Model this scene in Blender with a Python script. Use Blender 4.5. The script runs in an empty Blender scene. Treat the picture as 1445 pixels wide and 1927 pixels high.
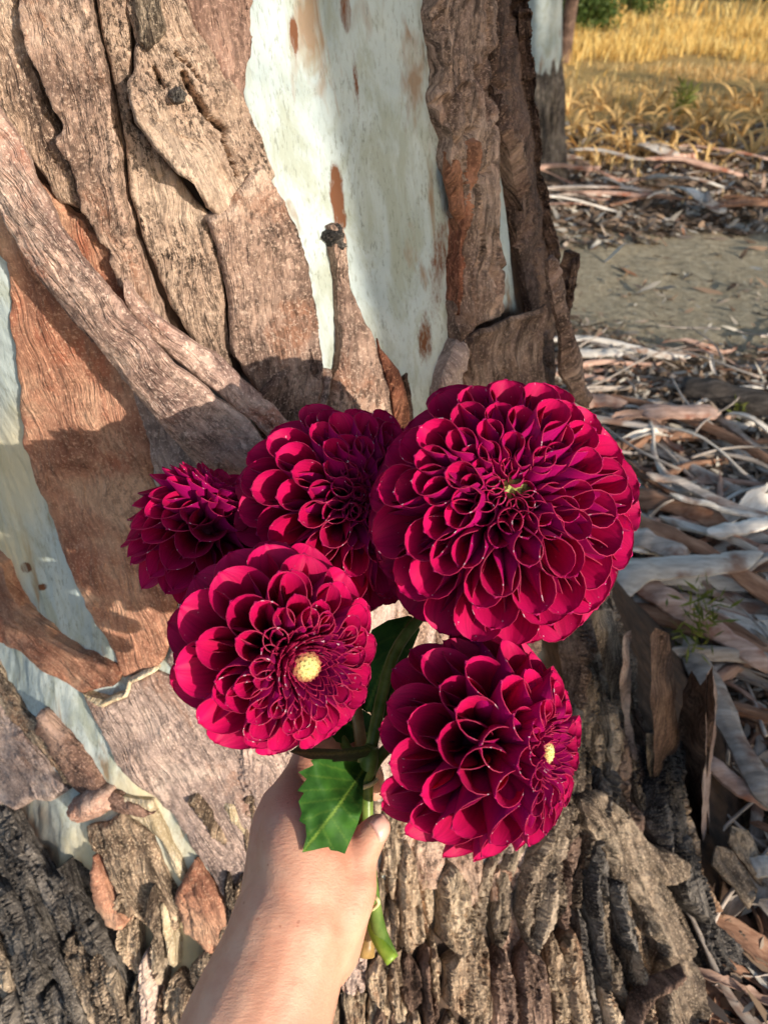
import bpy, math, random
import numpy as np
from mathutils import Vector, Matrix
from mathutils.geometry import delaunay_2d_cdt

random.seed(7); RNG = np.random.default_rng(11)
sc = bpy.context.scene
COL = sc.collection

# ------------------------------------------------------------------ camera
CAM = np.array([0.0, 0.0, 1.1]); PITCH = math.radians(38.0); F = 1390.0; CX, CY = 722.5, 963.5
cd = bpy.data.cameras.new('camera'); cam = bpy.data.objects.new('camera', cd); COL.objects.link(cam)
cam.location = CAM; cam.rotation_euler = (math.radians(90) - PITCH, 0, 0)
cd.sensor_fit = 'VERTICAL'; cd.sensor_height = 24.0; cd.lens = 24.0 * F / 1927.0
cd.clip_start = 0.02; cd.clip_end = 500
cd.dof.use_dof = True; cd.dof.focus_distance = 0.46; cd.dof.aperture_fstop = 7.5
sc.camera = cam
sc.render.resolution_x = 767; sc.render.resolution_y = 1024

SP, CP = math.sin(PITCH), math.cos(PITCH)
def rays(px, py):
    """directions with unit camera depth through photograph points"""
    px = np.asarray(px, float); py = np.asarray(py, float)
    xc = (px - CX) / F; yc = -(py - CY) / F
    return np.stack([xc, CP + SP * yc, -SP + CP * yc], -1)
def at(px, py, depth): return CAM + rays(px, py) * np.asarray(depth, float)[..., None]
def ground_at(px, py, z=0.0):
    d = rays(px, py); s = (z - CAM[2]) / d[..., 2]
    return CAM + d * s[..., None]
RIGHT = np.array([1.0, 0, 0]); UP = np.array([0, SP, CP]); BACK = np.array([0, -CP, SP])   # camera axes in the world
def camdir(r, u, b):
    v = RIGHT * r + UP * u + BACK * b; return v / np.linalg.norm(v)

# ------------------------------------------------------------------ sky and sun
sun_travel = rays(-520, 560); sun_travel = sun_travel / np.linalg.norm(sun_travel)
to_sun = -sun_travel
w = bpy.data.worlds.new('World'); sc.world = w; w.use_nodes = True
wn = w.node_tree
sky = wn.nodes.new('ShaderNodeTexSky'); sky.sky_type = 'NISHITA'; sky.sun_disc = False
sky.sun_elevation = math.asin(to_sun[2]); sky.sun_rotation = math.atan2(to_sun[0], to_sun[1])
sky.air_density = 1.0; sky.dust_density = 1.5
bg = wn.nodes['Background']; bg.inputs[1].default_value = 0.115
wn.links.new(sky.outputs[0], bg.inputs[0])
sl = bpy.data.lights.new('sun', 'SUN'); sl.energy = 3.2; sl.angle = math.radians(0.5); sl.color = (1.0, 0.90, 0.76)
so = bpy.data.objects.new('sun', sl); COL.objects.link(so); so.location = (4, -4, 5)
so.rotation_euler = Vector(sun_travel).to_track_quat('-Z', 'Y').to_euler()
vs = sc.view_settings; vs.view_transform = 'Standard'; vs.look = 'None'; vs.gamma = 1.0; vs.exposure = 0.75
vs.use_curve_mapping = False
sc.cycles.max_bounces = 6; sc.cycles.diffuse_bounces = 3; sc.cycles.glossy_bounces = 2; sc.cycles.transmission_bounces = 3; sc.cycles.caustics_reflective = False; sc.cycles.caustics_refractive = False

# ------------------------------------------------------------------ numpy noise
def _h(ix, iy, iz, seed):
    n = (ix.astype(np.int64) * 374761393 + iy.astype(np.int64) * 668265263 + iz.astype(np.int64) * 2147483647 + seed * 974634777) & 0xffffffff
    n = ((n ^ (n >> 13)) * 1274126177) & 0xffffffff
    n = n ^ (n >> 16)
    return (n & 0xffff) / 32767.5 - 1.0
def vnoise(x, y, z=0.0, seed=0):
    x = np.asarray(x, float); y = np.asarray(y, float) + 0 * x; z = np.asarray(z, float) + 0 * x
    ix, iy, iz = np.floor(x), np.floor(y), np.floor(z)
    fx, fy, fz = x - ix, y - iy, z - iz
    fx, fy, fz = [t * t * t * (t * (t * 6 - 15) + 10) for t in (fx, fy, fz)]
    def c(a, b, d): return _h(ix + a, iy + b, iz + d, seed)
    def L(a, b, t): return a + (b - a) * t
    return L(L(L(c(0,0,0), c(1,0,0), fx), L(c(0,1,0), c(1,1,0), fx), fy), L(L(c(0,0,1), c(1,0,1), fx), L(c(0,1,1), c(1,1,1), fx), fy), fz)
def fbm(x, y, z=0.0, o=4, seed=0):
    s = 0; a = 1.0; t = 0
    for k in range(o):
        s = s + a * vnoise(np.asarray(x) * 2**k, np.asarray(y) * 2**k, np.asarray(z) * 2**k, seed + k); t += a; a *= 0.5
    return s / t
def sstep(a, b, x):
    t = np.clip((np.asarray(x, float) - a) / (b - a), 0, 1); return t * t * (3 - 2 * t)

# ------------------------------------------------------------------ materials
def lin(r, g, b):
    f = lambda c: (c / 255 / 12.92) if c / 255 <= 0.04045 else ((c / 255 + 0.055) / 1.055) ** 2.4
    return (f(r), f(g), f(b), 1.0)
class NT:
    def __init__(s, name):
        s.m = bpy.data.materials.new(name); s.m.use_nodes = True; s.t = s.m.node_tree
        s.p = s.t.nodes['Principled BSDF']; s.out = s.t.nodes['Material Output']
    def n(s, typ, **kw):
        k = s.t.nodes.new('ShaderNode' + typ)
        for a, v in kw.items():
            if a.startswith('i_'): k.inputs[a[2:].replace('_', ' ')].default_value = v
            else: setattr(k, a, v)
        return k
    def l(s, a, b): s.t.links.new(a, b)
    def coord(s, scale=(1, 1, 1), rot=(0, 0, 0), src='Object'):
        c = s.n('TexCoord'); m = s.n('Mapping'); m.inputs['Scale'].default_value = scale; m.inputs['Rotation'].default_value = rot
        s.l(c.outputs[src], m.inputs['Vector']); return m.outputs['Vector']
    def noise(s, vec, scale, detail=4, rough=0.6, dist=0.0):
        k = s.n('TexNoise'); k.inputs['Scale'].default_value = scale; k.inputs['Detail'].default_value = detail
        k.inputs['Roughness'].default_value = rough; k.inputs['Distortion'].default_value = dist
        s.l(vec, k.inputs['Vector']); return k.outputs['Fac']
    def ramp(s, fac, stops, interp='LINEAR'):
        k = s.n('ValToRGB'); e = k.color_ramp.elements; k.color_ramp.interpolation = interp
        while len(e) < len(stops): e.new(0.5)
        for q, (pos, c) in zip(e, stops): q.position = pos; q.color = c if hasattr(c, '__len__') else (c, c, c, 1)
        s.l(fac, k.inputs['Fac']); return k.outputs['Color']
    def mix(s, fac, a, b, mode='MIX'):
        k = s.n('Mix', data_type='RGBA', blend_type=mode)
        for v, i in ((fac, 0), (a, 6), (b, 7)):
            if hasattr(v, 'links'): s.l(v, k.inputs[i])
            else: k.inputs[i].default_value = v
        return k.outputs[2]
    def math(s, op, a, b=0.0):
        k = s.n('Math', operation=op)
        for v, i in ((a, 0), (b, 1)):
            if hasattr(v, 'links'): s.l(v, k.inputs[i])
            else: k.inputs[i].default_value = v
        return k.outputs[0]
    def attr(s, name, out='Fac'):
        k = s.n('Attribute'); k.attribute_name = name; return k.outputs[out]
    def bump(s, h, strength=0.5, dist=0.002):
        k = s.n('Bump'); k.inputs['Strength'].default_value = strength; k.inputs['Distance'].default_value = dist
        s.l(h, k.inputs['Height']); s.l(k.outputs[0], s.p.inputs['Normal'])
    def base(s, c): s.l(c, s.p.inputs['Base Color'])
    def fin(s, rough=0.8, spec=0.3):
        s.p.inputs['Roughness'].default_value = rough; s.p.inputs['Specular IOR Level'].default_value = spec; return s.m

def bark_mat(name, dark, mid, light, speck, speck_amt=0.5, rot=(0, 0, 0), fib=1.0, extra=None, bump=0.7, grain=True):
    t = NT(name)
    if grain:      # every bark piece carries its own grain coordinates (across, piece, along)
        cmb = t.n('CombineXYZ'); t.l(t.attr('gc'), cmb.inputs[0]); t.l(t.attr('gs'), cmb.inputs[1]); t.l(t.attr('ga'), cmb.inputs[2])
        def co(sc3):
            m = t.n('Mapping'); m.inputs['Scale'].default_value = sc3; t.l(cmb.outputs[0], m.inputs['Vector']); return m.outputs['Vector']
    else:
        def co(sc3): return t.coord(scale=sc3)
    v = t.coord(); vf = co((1, 1, 0.09))
    big = t.noise(v, 11, 6, 0.66, 0.4)
    c = t.ramp(big, [(0.26, tuple(q*0.55 for q in dark[:3]) + (1,)), (0.38, dark), (0.50, mid), (0.64, light)])
    fibn = t.noise(vf, 170, 6, 0.75)
    c = t.mix(min(1.0, 0.62 * fib), c, t.ramp(fibn, [(0.32, 0.06), (0.47, 0.55), (0.66, 1.25)]), 'MULTIPLY')
    if extra:
        e = t.noise(co((1, 1, 0.6)), 17, 5, 0.65, 0.6)
        c = t.mix(t.ramp(e, [(0.54, 0.0), (0.66, 0.8)]), c, extra)
    sp = t.noise(co((1, 1, 0.35)), 250, 4, 0.7)
    msk = t.noise(v, 15, 4, 0.65)
    spf = t.math('MULTIPLY', t.ramp(sp, [(0.42, 1.0), (0.50, 0.0)]), t.ramp(msk, [(0.36, 0.2), (0.58, 1.0)]))
    c = t.mix(t.math('MULTIPLY', spf, speck_amt), c, speck)
    if fib < 0.8:
        ck = t.noise(co((1, 1, 0.75)), 120, 6, 0.78); c = t.mix(t.math('MULTIPLY', t.ramp(ck, [(0.40, 1.0), (0.49, 0.0)]), t.math('MULTIPLY', t.ramp(msk, [(0.40, 0.25), (0.60, 1.0)]), speck_amt)), c, speck)
    sp2 = t.noise(v, 380, 3, 0.7)
    c = t.mix(t.math('MULTIPLY', t.ramp(sp2, [(0.54, 0.0), (0.64, 1.0)]), 0.5), c, tuple(min(1, q*1.25) for q in light[:3]) + (1,))
    oi = t.n('ObjectInfo'); hs = t.n('HueSaturation'); mr = t.n('MapRange'); mr.inputs[3].default_value = 0.95; mr.inputs[4].default_value = 1.35
    t.l(oi.outputs['Random'], mr.inputs[0]); t.l(mr.outputs[0], hs.inputs['Value']); hs.inputs['Saturation'].default_value = 0.86; t.l(c, hs.inputs['Color'])
    t.base(hs.outputs[0])
    crk = t.noise(co((1, 1, 0.12)), 70, 4, 0.7, 0.6)
    c0 = hs.outputs[0]; t.base(t.mix(t.math('MULTIPLY', t.ramp(crk, [(0.36, 1.0), (0.43, 0.0)]), min(1.0, 0.5*fib)), c0, speck))
    hgt = t.math('ADD', t.math('MULTIPLY', fibn, 0.9), t.math('ADD', t.math('MULTIPLY', sp, 0.6), t.math('MULTIPLY', t.ramp(crk, [(0.40, 0.0), (0.52, 1.0)]), 0.7)))
    t.bump(hgt, bump, 0.005)
    return t.fin(0.85, 0.2)

DIAG = (0, math.radians(-38), 0)
M = {}
M['tan'] = bark_mat('bark_tan', lin(134, 104, 88), lin(186, 150, 128), lin(212, 180, 156), lin(52, 40, 34), 0.75, extra=lin(160, 105, 72), fib=0.44999999999999996)
M['tan2'] = bark_mat('bark_tan_rough', lin(124, 98, 82), lin(178, 146, 122), lin(208, 178, 152), lin(44, 34, 28), 0.85, rot=(0, math.radians(-12), 0), fib=0.5499999999999999)
M['orange'] = bark_mat('bark_orange_brown', lin(140, 84, 58), lin(178, 120, 88), lin(198, 152, 118), lin(84, 52, 38), 0.45, extra=lin(160, 82, 46), fib=0.35)
M['pink'] = bark_mat('bark_pink_grey', lin(160, 124, 110), lin(204, 166, 146), lin(226, 196, 176), lin(74, 56, 52), 0.6, rot=DIAG, extra=lin(172, 104, 74), fib=0.55)
M['greypink'] = bark_mat('bark_grey_mauve', lin(140, 118, 110), lin(180, 152, 140), lin(208, 182, 166), lin(70, 58, 56), 0.6, extra=lin(150, 108, 86), fib=0.45)
M['purple'] = bark_mat('bark_dark_purple', lin(92, 66, 56), lin(132, 98, 82), lin(176, 140, 120), lin(48, 30, 26), 0.65, extra=lin(124, 70, 52), fib=0.7)
M['brown'] = bark_mat('bark_shaggy_brown', lin(96, 72, 60), lin(138, 108, 92), lin(178, 148, 128), lin(48, 36, 32), 0.6, fib=1.5)
M['dark'] = bark_mat('bark_deep_brown', lin(74, 54, 44), lin(112, 84, 70), lin(146, 116, 96), lin(38, 27, 24), 0.6, fib=1.5)
M['grey'] = bark_mat('bark_weathered_grey', lin(92, 76, 64), lin(142, 122, 102), lin(190, 168, 142), lin(40, 31, 26), 0.75, fib=1.6, bump=1.0)
M['charcoal'] = bark_mat('bark_charcoal', lin(58, 54, 54), lin(98, 92, 88), lin(146, 136, 126), lin(26, 22, 22), 0.8, fib=1.4, bump=1.0)
M['rough'] = bark_mat('bark_rough_buff', lin(118, 94, 74), lin(172, 144, 116), lin(218, 190, 156), lin(42, 32, 26), 0.8, fib=1.5, extra=lin(150, 104, 70), bump=1.0)
M['rust'] = bark_mat('bark_rust_inner', lin(110, 56, 32), lin(152, 84, 50), lin(184, 120, 80), lin(60, 30, 20), 0.4, fib=1.4)
M['cream'] = bark_mat('bark_cream_edge', lin(186, 162, 124), lin(216, 194, 158), lin(232, 216, 188), lin(120, 104, 70), 0.4, fib=0.6)

def wood_mat():
    t = NT('smooth_pale_trunk'); v = t.coord(); vf = t.coord(scale=(1, 1, 0.28))
    big = t.noise(v, 7, 5, 0.6, 0.5)
    c = t.ramp(big, [(0.3, lin(156, 170, 174)), (0.5, lin(186, 198, 198)), (0.7, lin(208, 216, 212))])
    gr = t.noise(t.coord(scale=(1, 1, 0.35)), 26, 6, 0.7, 0.8)
    c = t.mix(t.ramp(gr, [(0.48, 0.0), (0.62, 0.6)]), c, lin(152, 156, 134))
    st = t.noise(t.coord(scale=(1, 1, 0.16)), 30, 4, 0.65, 0.5)
    c = t.mix(t.ramp(st, [(0.59, 0.0), (0.70, 0.8)]), c, lin(142, 108, 74))
    fl = t.noise(vf, 340, 4, 0.7)
    msk = t.noise(v, 16, 4, 0.65)
    c = t.mix(t.math('MULTIPLY', t.ramp(fl, [(0.36, 0.6), (0.46, 0.0)]), t.ramp(msk, [(0.38, 0.15), (0.58, 0.9)])), c, lin(110, 112, 98))
    r = t.attr('rough')
    rn = t.noise(t.coord(scale=(1, 1, 0.2)), 60, 5, 0.7)
    dk = t.ramp(rn, [(0.3, lin(34, 25, 20)), (0.6, lin(74, 56, 44)), (0.75, lin(108, 84, 64))])
    c = t.mix(r, c, dk)
    wm = t.attr('warm'); c = t.mix(t.math('MULTIPLY', wm, 0.7), c, lin(228, 210, 168))
    stn = t.attr('stain'); c = t.mix(t.math('MULTIPLY', t.ramp(t.math('ADD', stn, t.math('MULTIPLY', fl, 0.9)), [(0.72, 0.0), (0.98, 1.0)]), t.ramp(gr, [(0.38, 0.35), (0.52, 1.0)])), c, lin(112, 70, 44))
    t.base(c)
    t.bump(t.math('ADD', t.math('MULTIPLY', fl, 0.5), t.math('ADD', gr, t.math('MULTIPLY', rn, 0.4))), 0.55, 0.003)
    return t.fin(0.7, 0.3)
M['wood'] = wood_mat()
M['dark_o'] = bark_mat('trunk_deep_brown', lin(74, 54, 44), lin(112, 84, 70), lin(146, 116, 96), lin(38, 27, 24), 0.6, fib=1.5, grain=False)
M['grey_o'] = bark_mat('trunk_fibrous_grey', lin(86, 76, 70), lin(134, 120, 108), lin(184, 168, 150), lin(40, 33, 30), 0.75, fib=1.6, grain=False)

# ------------------------------------------------------------------ object helpers
def link(name, mesh, mats, parent=None):
    for m in (mats if isinstance(mats, (list, tuple)) else [mats]): mesh.materials.append(m)
    o = bpy.data.objects.new(name, mesh); COL.objects.link(o)
    if parent is not None:
        o.parent = parent; o.matrix_parent_inverse = Matrix.Translation(-parent.location)
    return o
def mesh_from(name, V, faces, smooth=True, attrs=None, midx=None):
    me = bpy.data.meshes.new(name)
    V = np.asarray(V, np.float32)
    if isinstance(faces, np.ndarray):
        k = faces.shape[1]; nf = len(faces)
        me.vertices.add(len(V)); me.vertices.foreach_set('co', V.ravel())
        me.loops.add(nf * k); me.loops.foreach_set('vertex_index', faces.astype(np.int32).ravel())
        me.polygons.add(nf); me.polygons.foreach_set('loop_start', np.arange(nf, dtype=np.int32) * k)
    else:
        me.from_pydata([tuple(map(float, p)) for p in V], [], faces)
    if smooth: me.polygons.foreach_set('use_smooth', np.ones(len(me.polygons), bool))
    if midx is not None: me.polygons.foreach_set('material_index', np.asarray(midx, np.int32))
    me.update(calc_edges=True)
    for n, a in (attrs or {}).items():
        at_ = me.attributes.new(n, 'FLOAT', 'POINT'); at_.data.foreach_set('value', np.asarray(a, np.float32))
    return me
def empty(name, loc, label=None, cat=None, group=None):
    o = bpy.data.objects.new(name, None); COL.objects.link(o); o.location = loc; o.empty_display_size = 0.05
    if label: tag(o, label, cat, group)
    return o
def tag(o, label=None, cat=None, group=None, kind=None):
    if label: o['label'] = label
    if cat: o['category'] = cat
    if group: o['group'] = group
    if kind: o['kind'] = kind
    return o
def tube(pts, rad, n=10, cap=True):
    """tapered tube along points; returns V, faces"""
    P = np.asarray(pts, float); k = len(P); rad = np.broadcast_to(np.asarray(rad, float), (k,))
    T = np.gradient(P, axis=0); T /= np.linalg.norm(T, axis=1)[:, None] + 1e-12
    ref = np.array([0.31, 0.23, 0.92]) if abs(T[0] @ np.array([0.31, 0.23, 0.92])) < 0.9 else np.array([1.0, 0, 0])
    a = np.cross(T[0], ref); a /= np.linalg.norm(a); V = []
    for i in range(k):
        a = a - T[i] * (a @ T[i]); a /= np.linalg.norm(a); b = np.cross(T[i], a)
        an = np.linspace(0, 2 * np.pi, n, endpoint=False)
        V.append(P[i] + rad[i] * (np.cos(an)[:, None] * a + np.sin(an)[:, None] * b))
    V = np.concatenate(V); f = []
    for i in range(k - 1):
        for j in range(n):
            f.append((i*n + j, i*n + (j+1) % n, (i+1)*n + (j+1) % n, (i+1)*n + j))
    if cap: f.append(tuple(range(n))[::-1]); f.append(tuple((k-1)*n + j for j in range(n)))
    return V, f
def spline(pts, n):
    P = np.asarray(pts, float); P = np.vstack([2*P[0]-P[1], P, 2*P[-1]-P[-2]]); out = []
    m = len(P) - 3
    for t in np.linspace(0, m - 1e-9, n):
        i = int(t); u = t - i; a, b, c, d = P[i:i+4]
        out.append(0.5*((2*b) + (-a+c)*u + (2*a-5*b+4*c-d)*u*u + (-a+3*b-3*c+d)*u**3))
    return np.array(out)

# ------------------------------------------------------------------ trunk shape
TZ = np.array([-0.3, -0.1, 0.0, 0.10, 0.20, 0.34, 0.5, 0.68, 0.85, 1.1, 1.6, 3.0, 6.0])
TRr = np.array([0.98, 0.80, 0.71, 0.62, 0.545, 0.47, 0.415, 0.388, 0.376, 0.360, 0.345, 0.30, 0.18])
def axis(z): return -0.165 - 0.075 * (z - 0.6) - 0.12 * np.clip(np.asarray(z) - 0.70, 0, 1.2), 0.915 + 0.0 * z
def Rfun(th, z):
    r = np.interp(z, TZ, TRr)
    fl = np.clip((0.55 - z) / 0.55, 0, 1.4) ** 1.5
    r = r + fl * (0.085 * np.exp(-((th + 0.78) / 0.42) ** 2) + 0.03 * np.cos(5 * th + 1.0))
    r = r + 0.012 * vnoise(th * 3.0 + 9, z * 3.0, 0, 3) + 0.010 * fl * vnoise(th * 9.0, z * 4.0, 0, 4)
    return r
def inside(p):
    ax, ay = axis(p[..., 2]); dx = p[..., 0] - ax; dy = p[..., 1] - ay
    return np.hypot(dx, dy) - Rfun(np.arctan2(dy, dx), p[..., 2])
def cast(px, py):
    d = rays(px, py); d = d / np.linalg.norm(d, axis=-1, keepdims=True)
    s = np.full(d.shape[:-1], 0.25); best = np.full_like(s, 9.0); bs = s.copy()
    for k in range(70):
        f = inside(CAM + d * s[..., None])
        u = f < best; best = np.where(u, f, best); bs = np.where(u, s, bs)
        s = s + np.where(np.abs(f) > 5e-5, f * 0.55, 0)
    hit = best < 0.004
    p = CAM + d * bs[..., None]
    e = 2e-3; g = []
    for k in range(3):
        o = np.zeros(3); o[k] = e; g.append(inside(p + o) - inside(p - o))
    n = np.stack(g, -1); n /= np.linalg.norm(n, axis=-1, keepdims=True)
    return p, n, hit
def project(P):
    q = P - CAM; dep = q @ -BACK
    return CX + F * (q @ RIGHT) / dep, CY - F * (q @ UP) / dep, dep

def in_poly(px, py, poly):
    poly = np.asarray(poly, float); c = np.zeros(px.shape, bool); j = len(poly) - 1
    for i in range(len(poly)):
        xi, yi = poly[i]; xj, yj = poly[j]
        if yi != yj:
            c ^= ((yi > py) != (yj > py)) & (px < (xj - xi) * (py - yi) / (yj - yi) + xi)
        j = i
    return c
def edge_dist(px, py, poly):
    A = np.asarray(poly, float); B = np.roll(A, -1, 0); out = np.full(px.shape, 1e9)
    for a, b in zip(A, B):
        ab = b - a; t = np.clip(((px - a[0]) * ab[0] + (py - a[1]) * ab[1]) / (ab @ ab + 1e-9), 0, 1)
        out = np.minimum(out, np.hypot(px - a[0] - t * ab[0], py - a[1] - t * ab[1]))
    return out
def jagged(poly, step, amp, seed):
    A = np.asarray(poly, float); out = []
    for a, b in zip(A, np.roll(A, -1, 0)):
        n = max(1, int(np.linalg.norm(b - a) / step)); nrm = np.array([-(b-a)[1], (b-a)[0]]) / (np.linalg.norm(b-a) + 1e-9)
        for k in range(n):
            p = a + (b - a) * k / n
            d = amp * (0.75 * vnoise(p[0]/26., p[1]/26., seed*1.7, 5) + 0.3 * vnoise(p[0]/15., p[1]/15., seed*2.3, 6))
            out.append(p + nrm * float(d))
    return np.array(out)
def triangulate(poly, sp, seed, flow=None):
    a = math.radians(flow or 0.0); ca, sa = math.cos(a), math.sin(a); q = np.column_stack([poly[:, 0]*ca - poly[:, 1]*sa, poly[:, 0]*sa + poly[:, 1]*ca])
    s0, s1 = (sp, sp) if flow is None else (sp*0.62, sp*1.5)
    x0, y0 = q.min(0); x1, y1 = q.max(0)
    gx, gy = np.meshgrid(np.arange(x0, x1, s0), np.arange(y0, y1, s1)); gy[:, ::2] += s1 / 2
    r = np.random.default_rng(seed); gx = gx + r.uniform(-.2, .2, gx.shape) * s0; gy = gy + r.uniform(-.25, .25, gy.shape) * s1
    gx, gy = gx*ca + gy*sa, -gx*sa + gy*ca
    gx, gy = gx.ravel(), gy.ravel(); k = in_poly(gx, gy, poly); gx, gy = gx[k], gy[k]
    k = edge_dist(gx, gy, poly) > s0 * 0.6; P = np.column_stack([gx[k], gy[k]])
    allp = np.vstack([poly, P]); nb = len(poly)
    vs_, es, fs, ov, oe, of = delaunay_2d_cdt([Vector(map(float, p)) for p in allp], [], [list(range(nb))], 1, 1e-4)
    return np.array([[v.x, v.y] for v in vs_]), [tuple(f) for f in fs]
def boundary(faces):
    cnt = {}
    for f in faces:
        for a, b in zip(f, f[1:] + f[:1]):
            cnt[(a, b)] = cnt.get((a, b), 0) + 1
    return [e for e in cnt if (e[1], e[0]) not in cnt]
def shell(top, bot, faces, closed=True):
    """a solid slab from matching top and bottom points"""
    n = len(top); V = [top]; Fc = list(faces); base = n
    if closed:
        V.append(bot); Fc += [tuple(base + i for i in f[::-1]) for f in faces]; base += n
    be = boundary(faces); ids = sorted({i for e in be for i in e}); mp = {i: k for k, i in enumerate(ids)}; m = len(ids)
    V += [top[ids], bot[ids]]
    for a, b in be: Fc.append((base + mp[b], base + mp[a], base + m + mp[a], base + m + mp[b]))
    return np.concatenate(V), Fc

# ------------------------------------------------------------------ the big gum tree
TREE_LOC = Vector((-0.12, 0.915, 0.0))
tree = empty('eucalyptus_tree', TREE_LOC, 'huge pale gum tree with peeling brown bark right behind the dahlias', 'tree')
def trunk_mesh():
    th = np.concatenate([np.linspace(-math.pi, -2.9, 12, endpoint=False), np.linspace(-2.9, 0.35, 520, endpoint=False), np.linspace(0.35, math.pi, 50)])
    zz = np.concatenate([np.linspace(-0.15, 1.2, 420, endpoint=False), np.linspace(1.2, 6.0, 60)])
    T, Z = np.meshgrid(th, zz); R = Rfun(T, Z)
    ax, ay = axis(Z)
    P0 = np.stack([ax + R*np.cos(T), ay + R*np.sin(T), Z], -1)
    px, py, dep = project(P0.reshape(-1, 3)); px = px.reshape(T.shape); py = py.reshape(T.shape)
    rough = sstep(0.30, 0.20, Z + 0.08 * fbm(T*5, Z*7, 0, 4, 21))
    side = sstep(0.0, 40, px - 985 + 20 * vnoise(py/40, 3)) * sstep(0.5, 0.7, 1.2 - Z) * (Z < 1.2)
    ul = sstep(0, 14, 452 + 0.22*(py - 120)*(py > 120) - px) * sstep(760, 700, py) * sstep(-4, 6, px - 10 - np.maximum(py - 330, 0)*0.5)
    rt = sstep(0, 8, px - 846) * sstep(900, 800, py) * (1 - sstep(6, 0, np.abs(px - (934 + 0.10*(py - 440))) - 20) * sstep(270, 300, py) * sstep(590, 575, py))
    front = (np.sin(T) < 0.1) & (Z < 1.4) & (Z > 0.2)
    rough = np.maximum(rough, np.maximum(side, np.maximum(ul, rt) * front))
    R2 = R + 0.0018 * fbm(T*16, Z*22, 0, 4, 8) + 0.0012 * fbm(T*60, Z*40, 0, 3, 9) + rough * (0.006 * fbm(T*40, Z*9, 0, 4, 12) - 0.004)
    P = np.stack([ax + R2*np.cos(T), ay + R2*np.sin(T), Z], -1).reshape(-1, 3)
    def blob(cx, cy, rx, ry, lean=0.0): return np.exp(-(((px - cx - lean*(py-cy)) / rx)**2 + ((py - cy) / ry)**2) ** 1.5)
    warm = np.maximum.reduce([blob(30, 900, 60, 130), blob(20, 1040, 50, 80), blob(270, 1500, 70, 70), blob(330, 1750, 60, 200), blob(180, 1610, 60, 80)])
    stain = np.maximum.reduce([blob(634, 365, 12, 60, 0.08), blob(650, 20, 9, 45, 0.1), blob(553, 65, 6, 40, 0.1), blob(640, 415, 12, 20),
                               0.55*blob(800, 640, 16, 60), 0.5*blob(825, 500, 20, 120, -0.1), blob(50, 1068, 12, 10), blob(80, 1105, 9, 6), 0.5*blob(670, 150, 6, 70, 0.1)])
    nt, nz = len(th), len(zz)
    i, j = np.meshgrid(np.arange(nz - 1), np.arange(nt - 1), indexing='ij')
    f = np.stack([i*nt + j, i*nt + j + 1, (i+1)*nt + j + 1, (i+1)*nt + j], -1).reshape(-1, 4)
    return mesh_from('trunk', P, f, True, dict(rough=rough.ravel(), warm=warm.ravel(), stain=stain.ravel()))
link('trunk', trunk_mesh(), M['wood'], tree)

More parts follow.
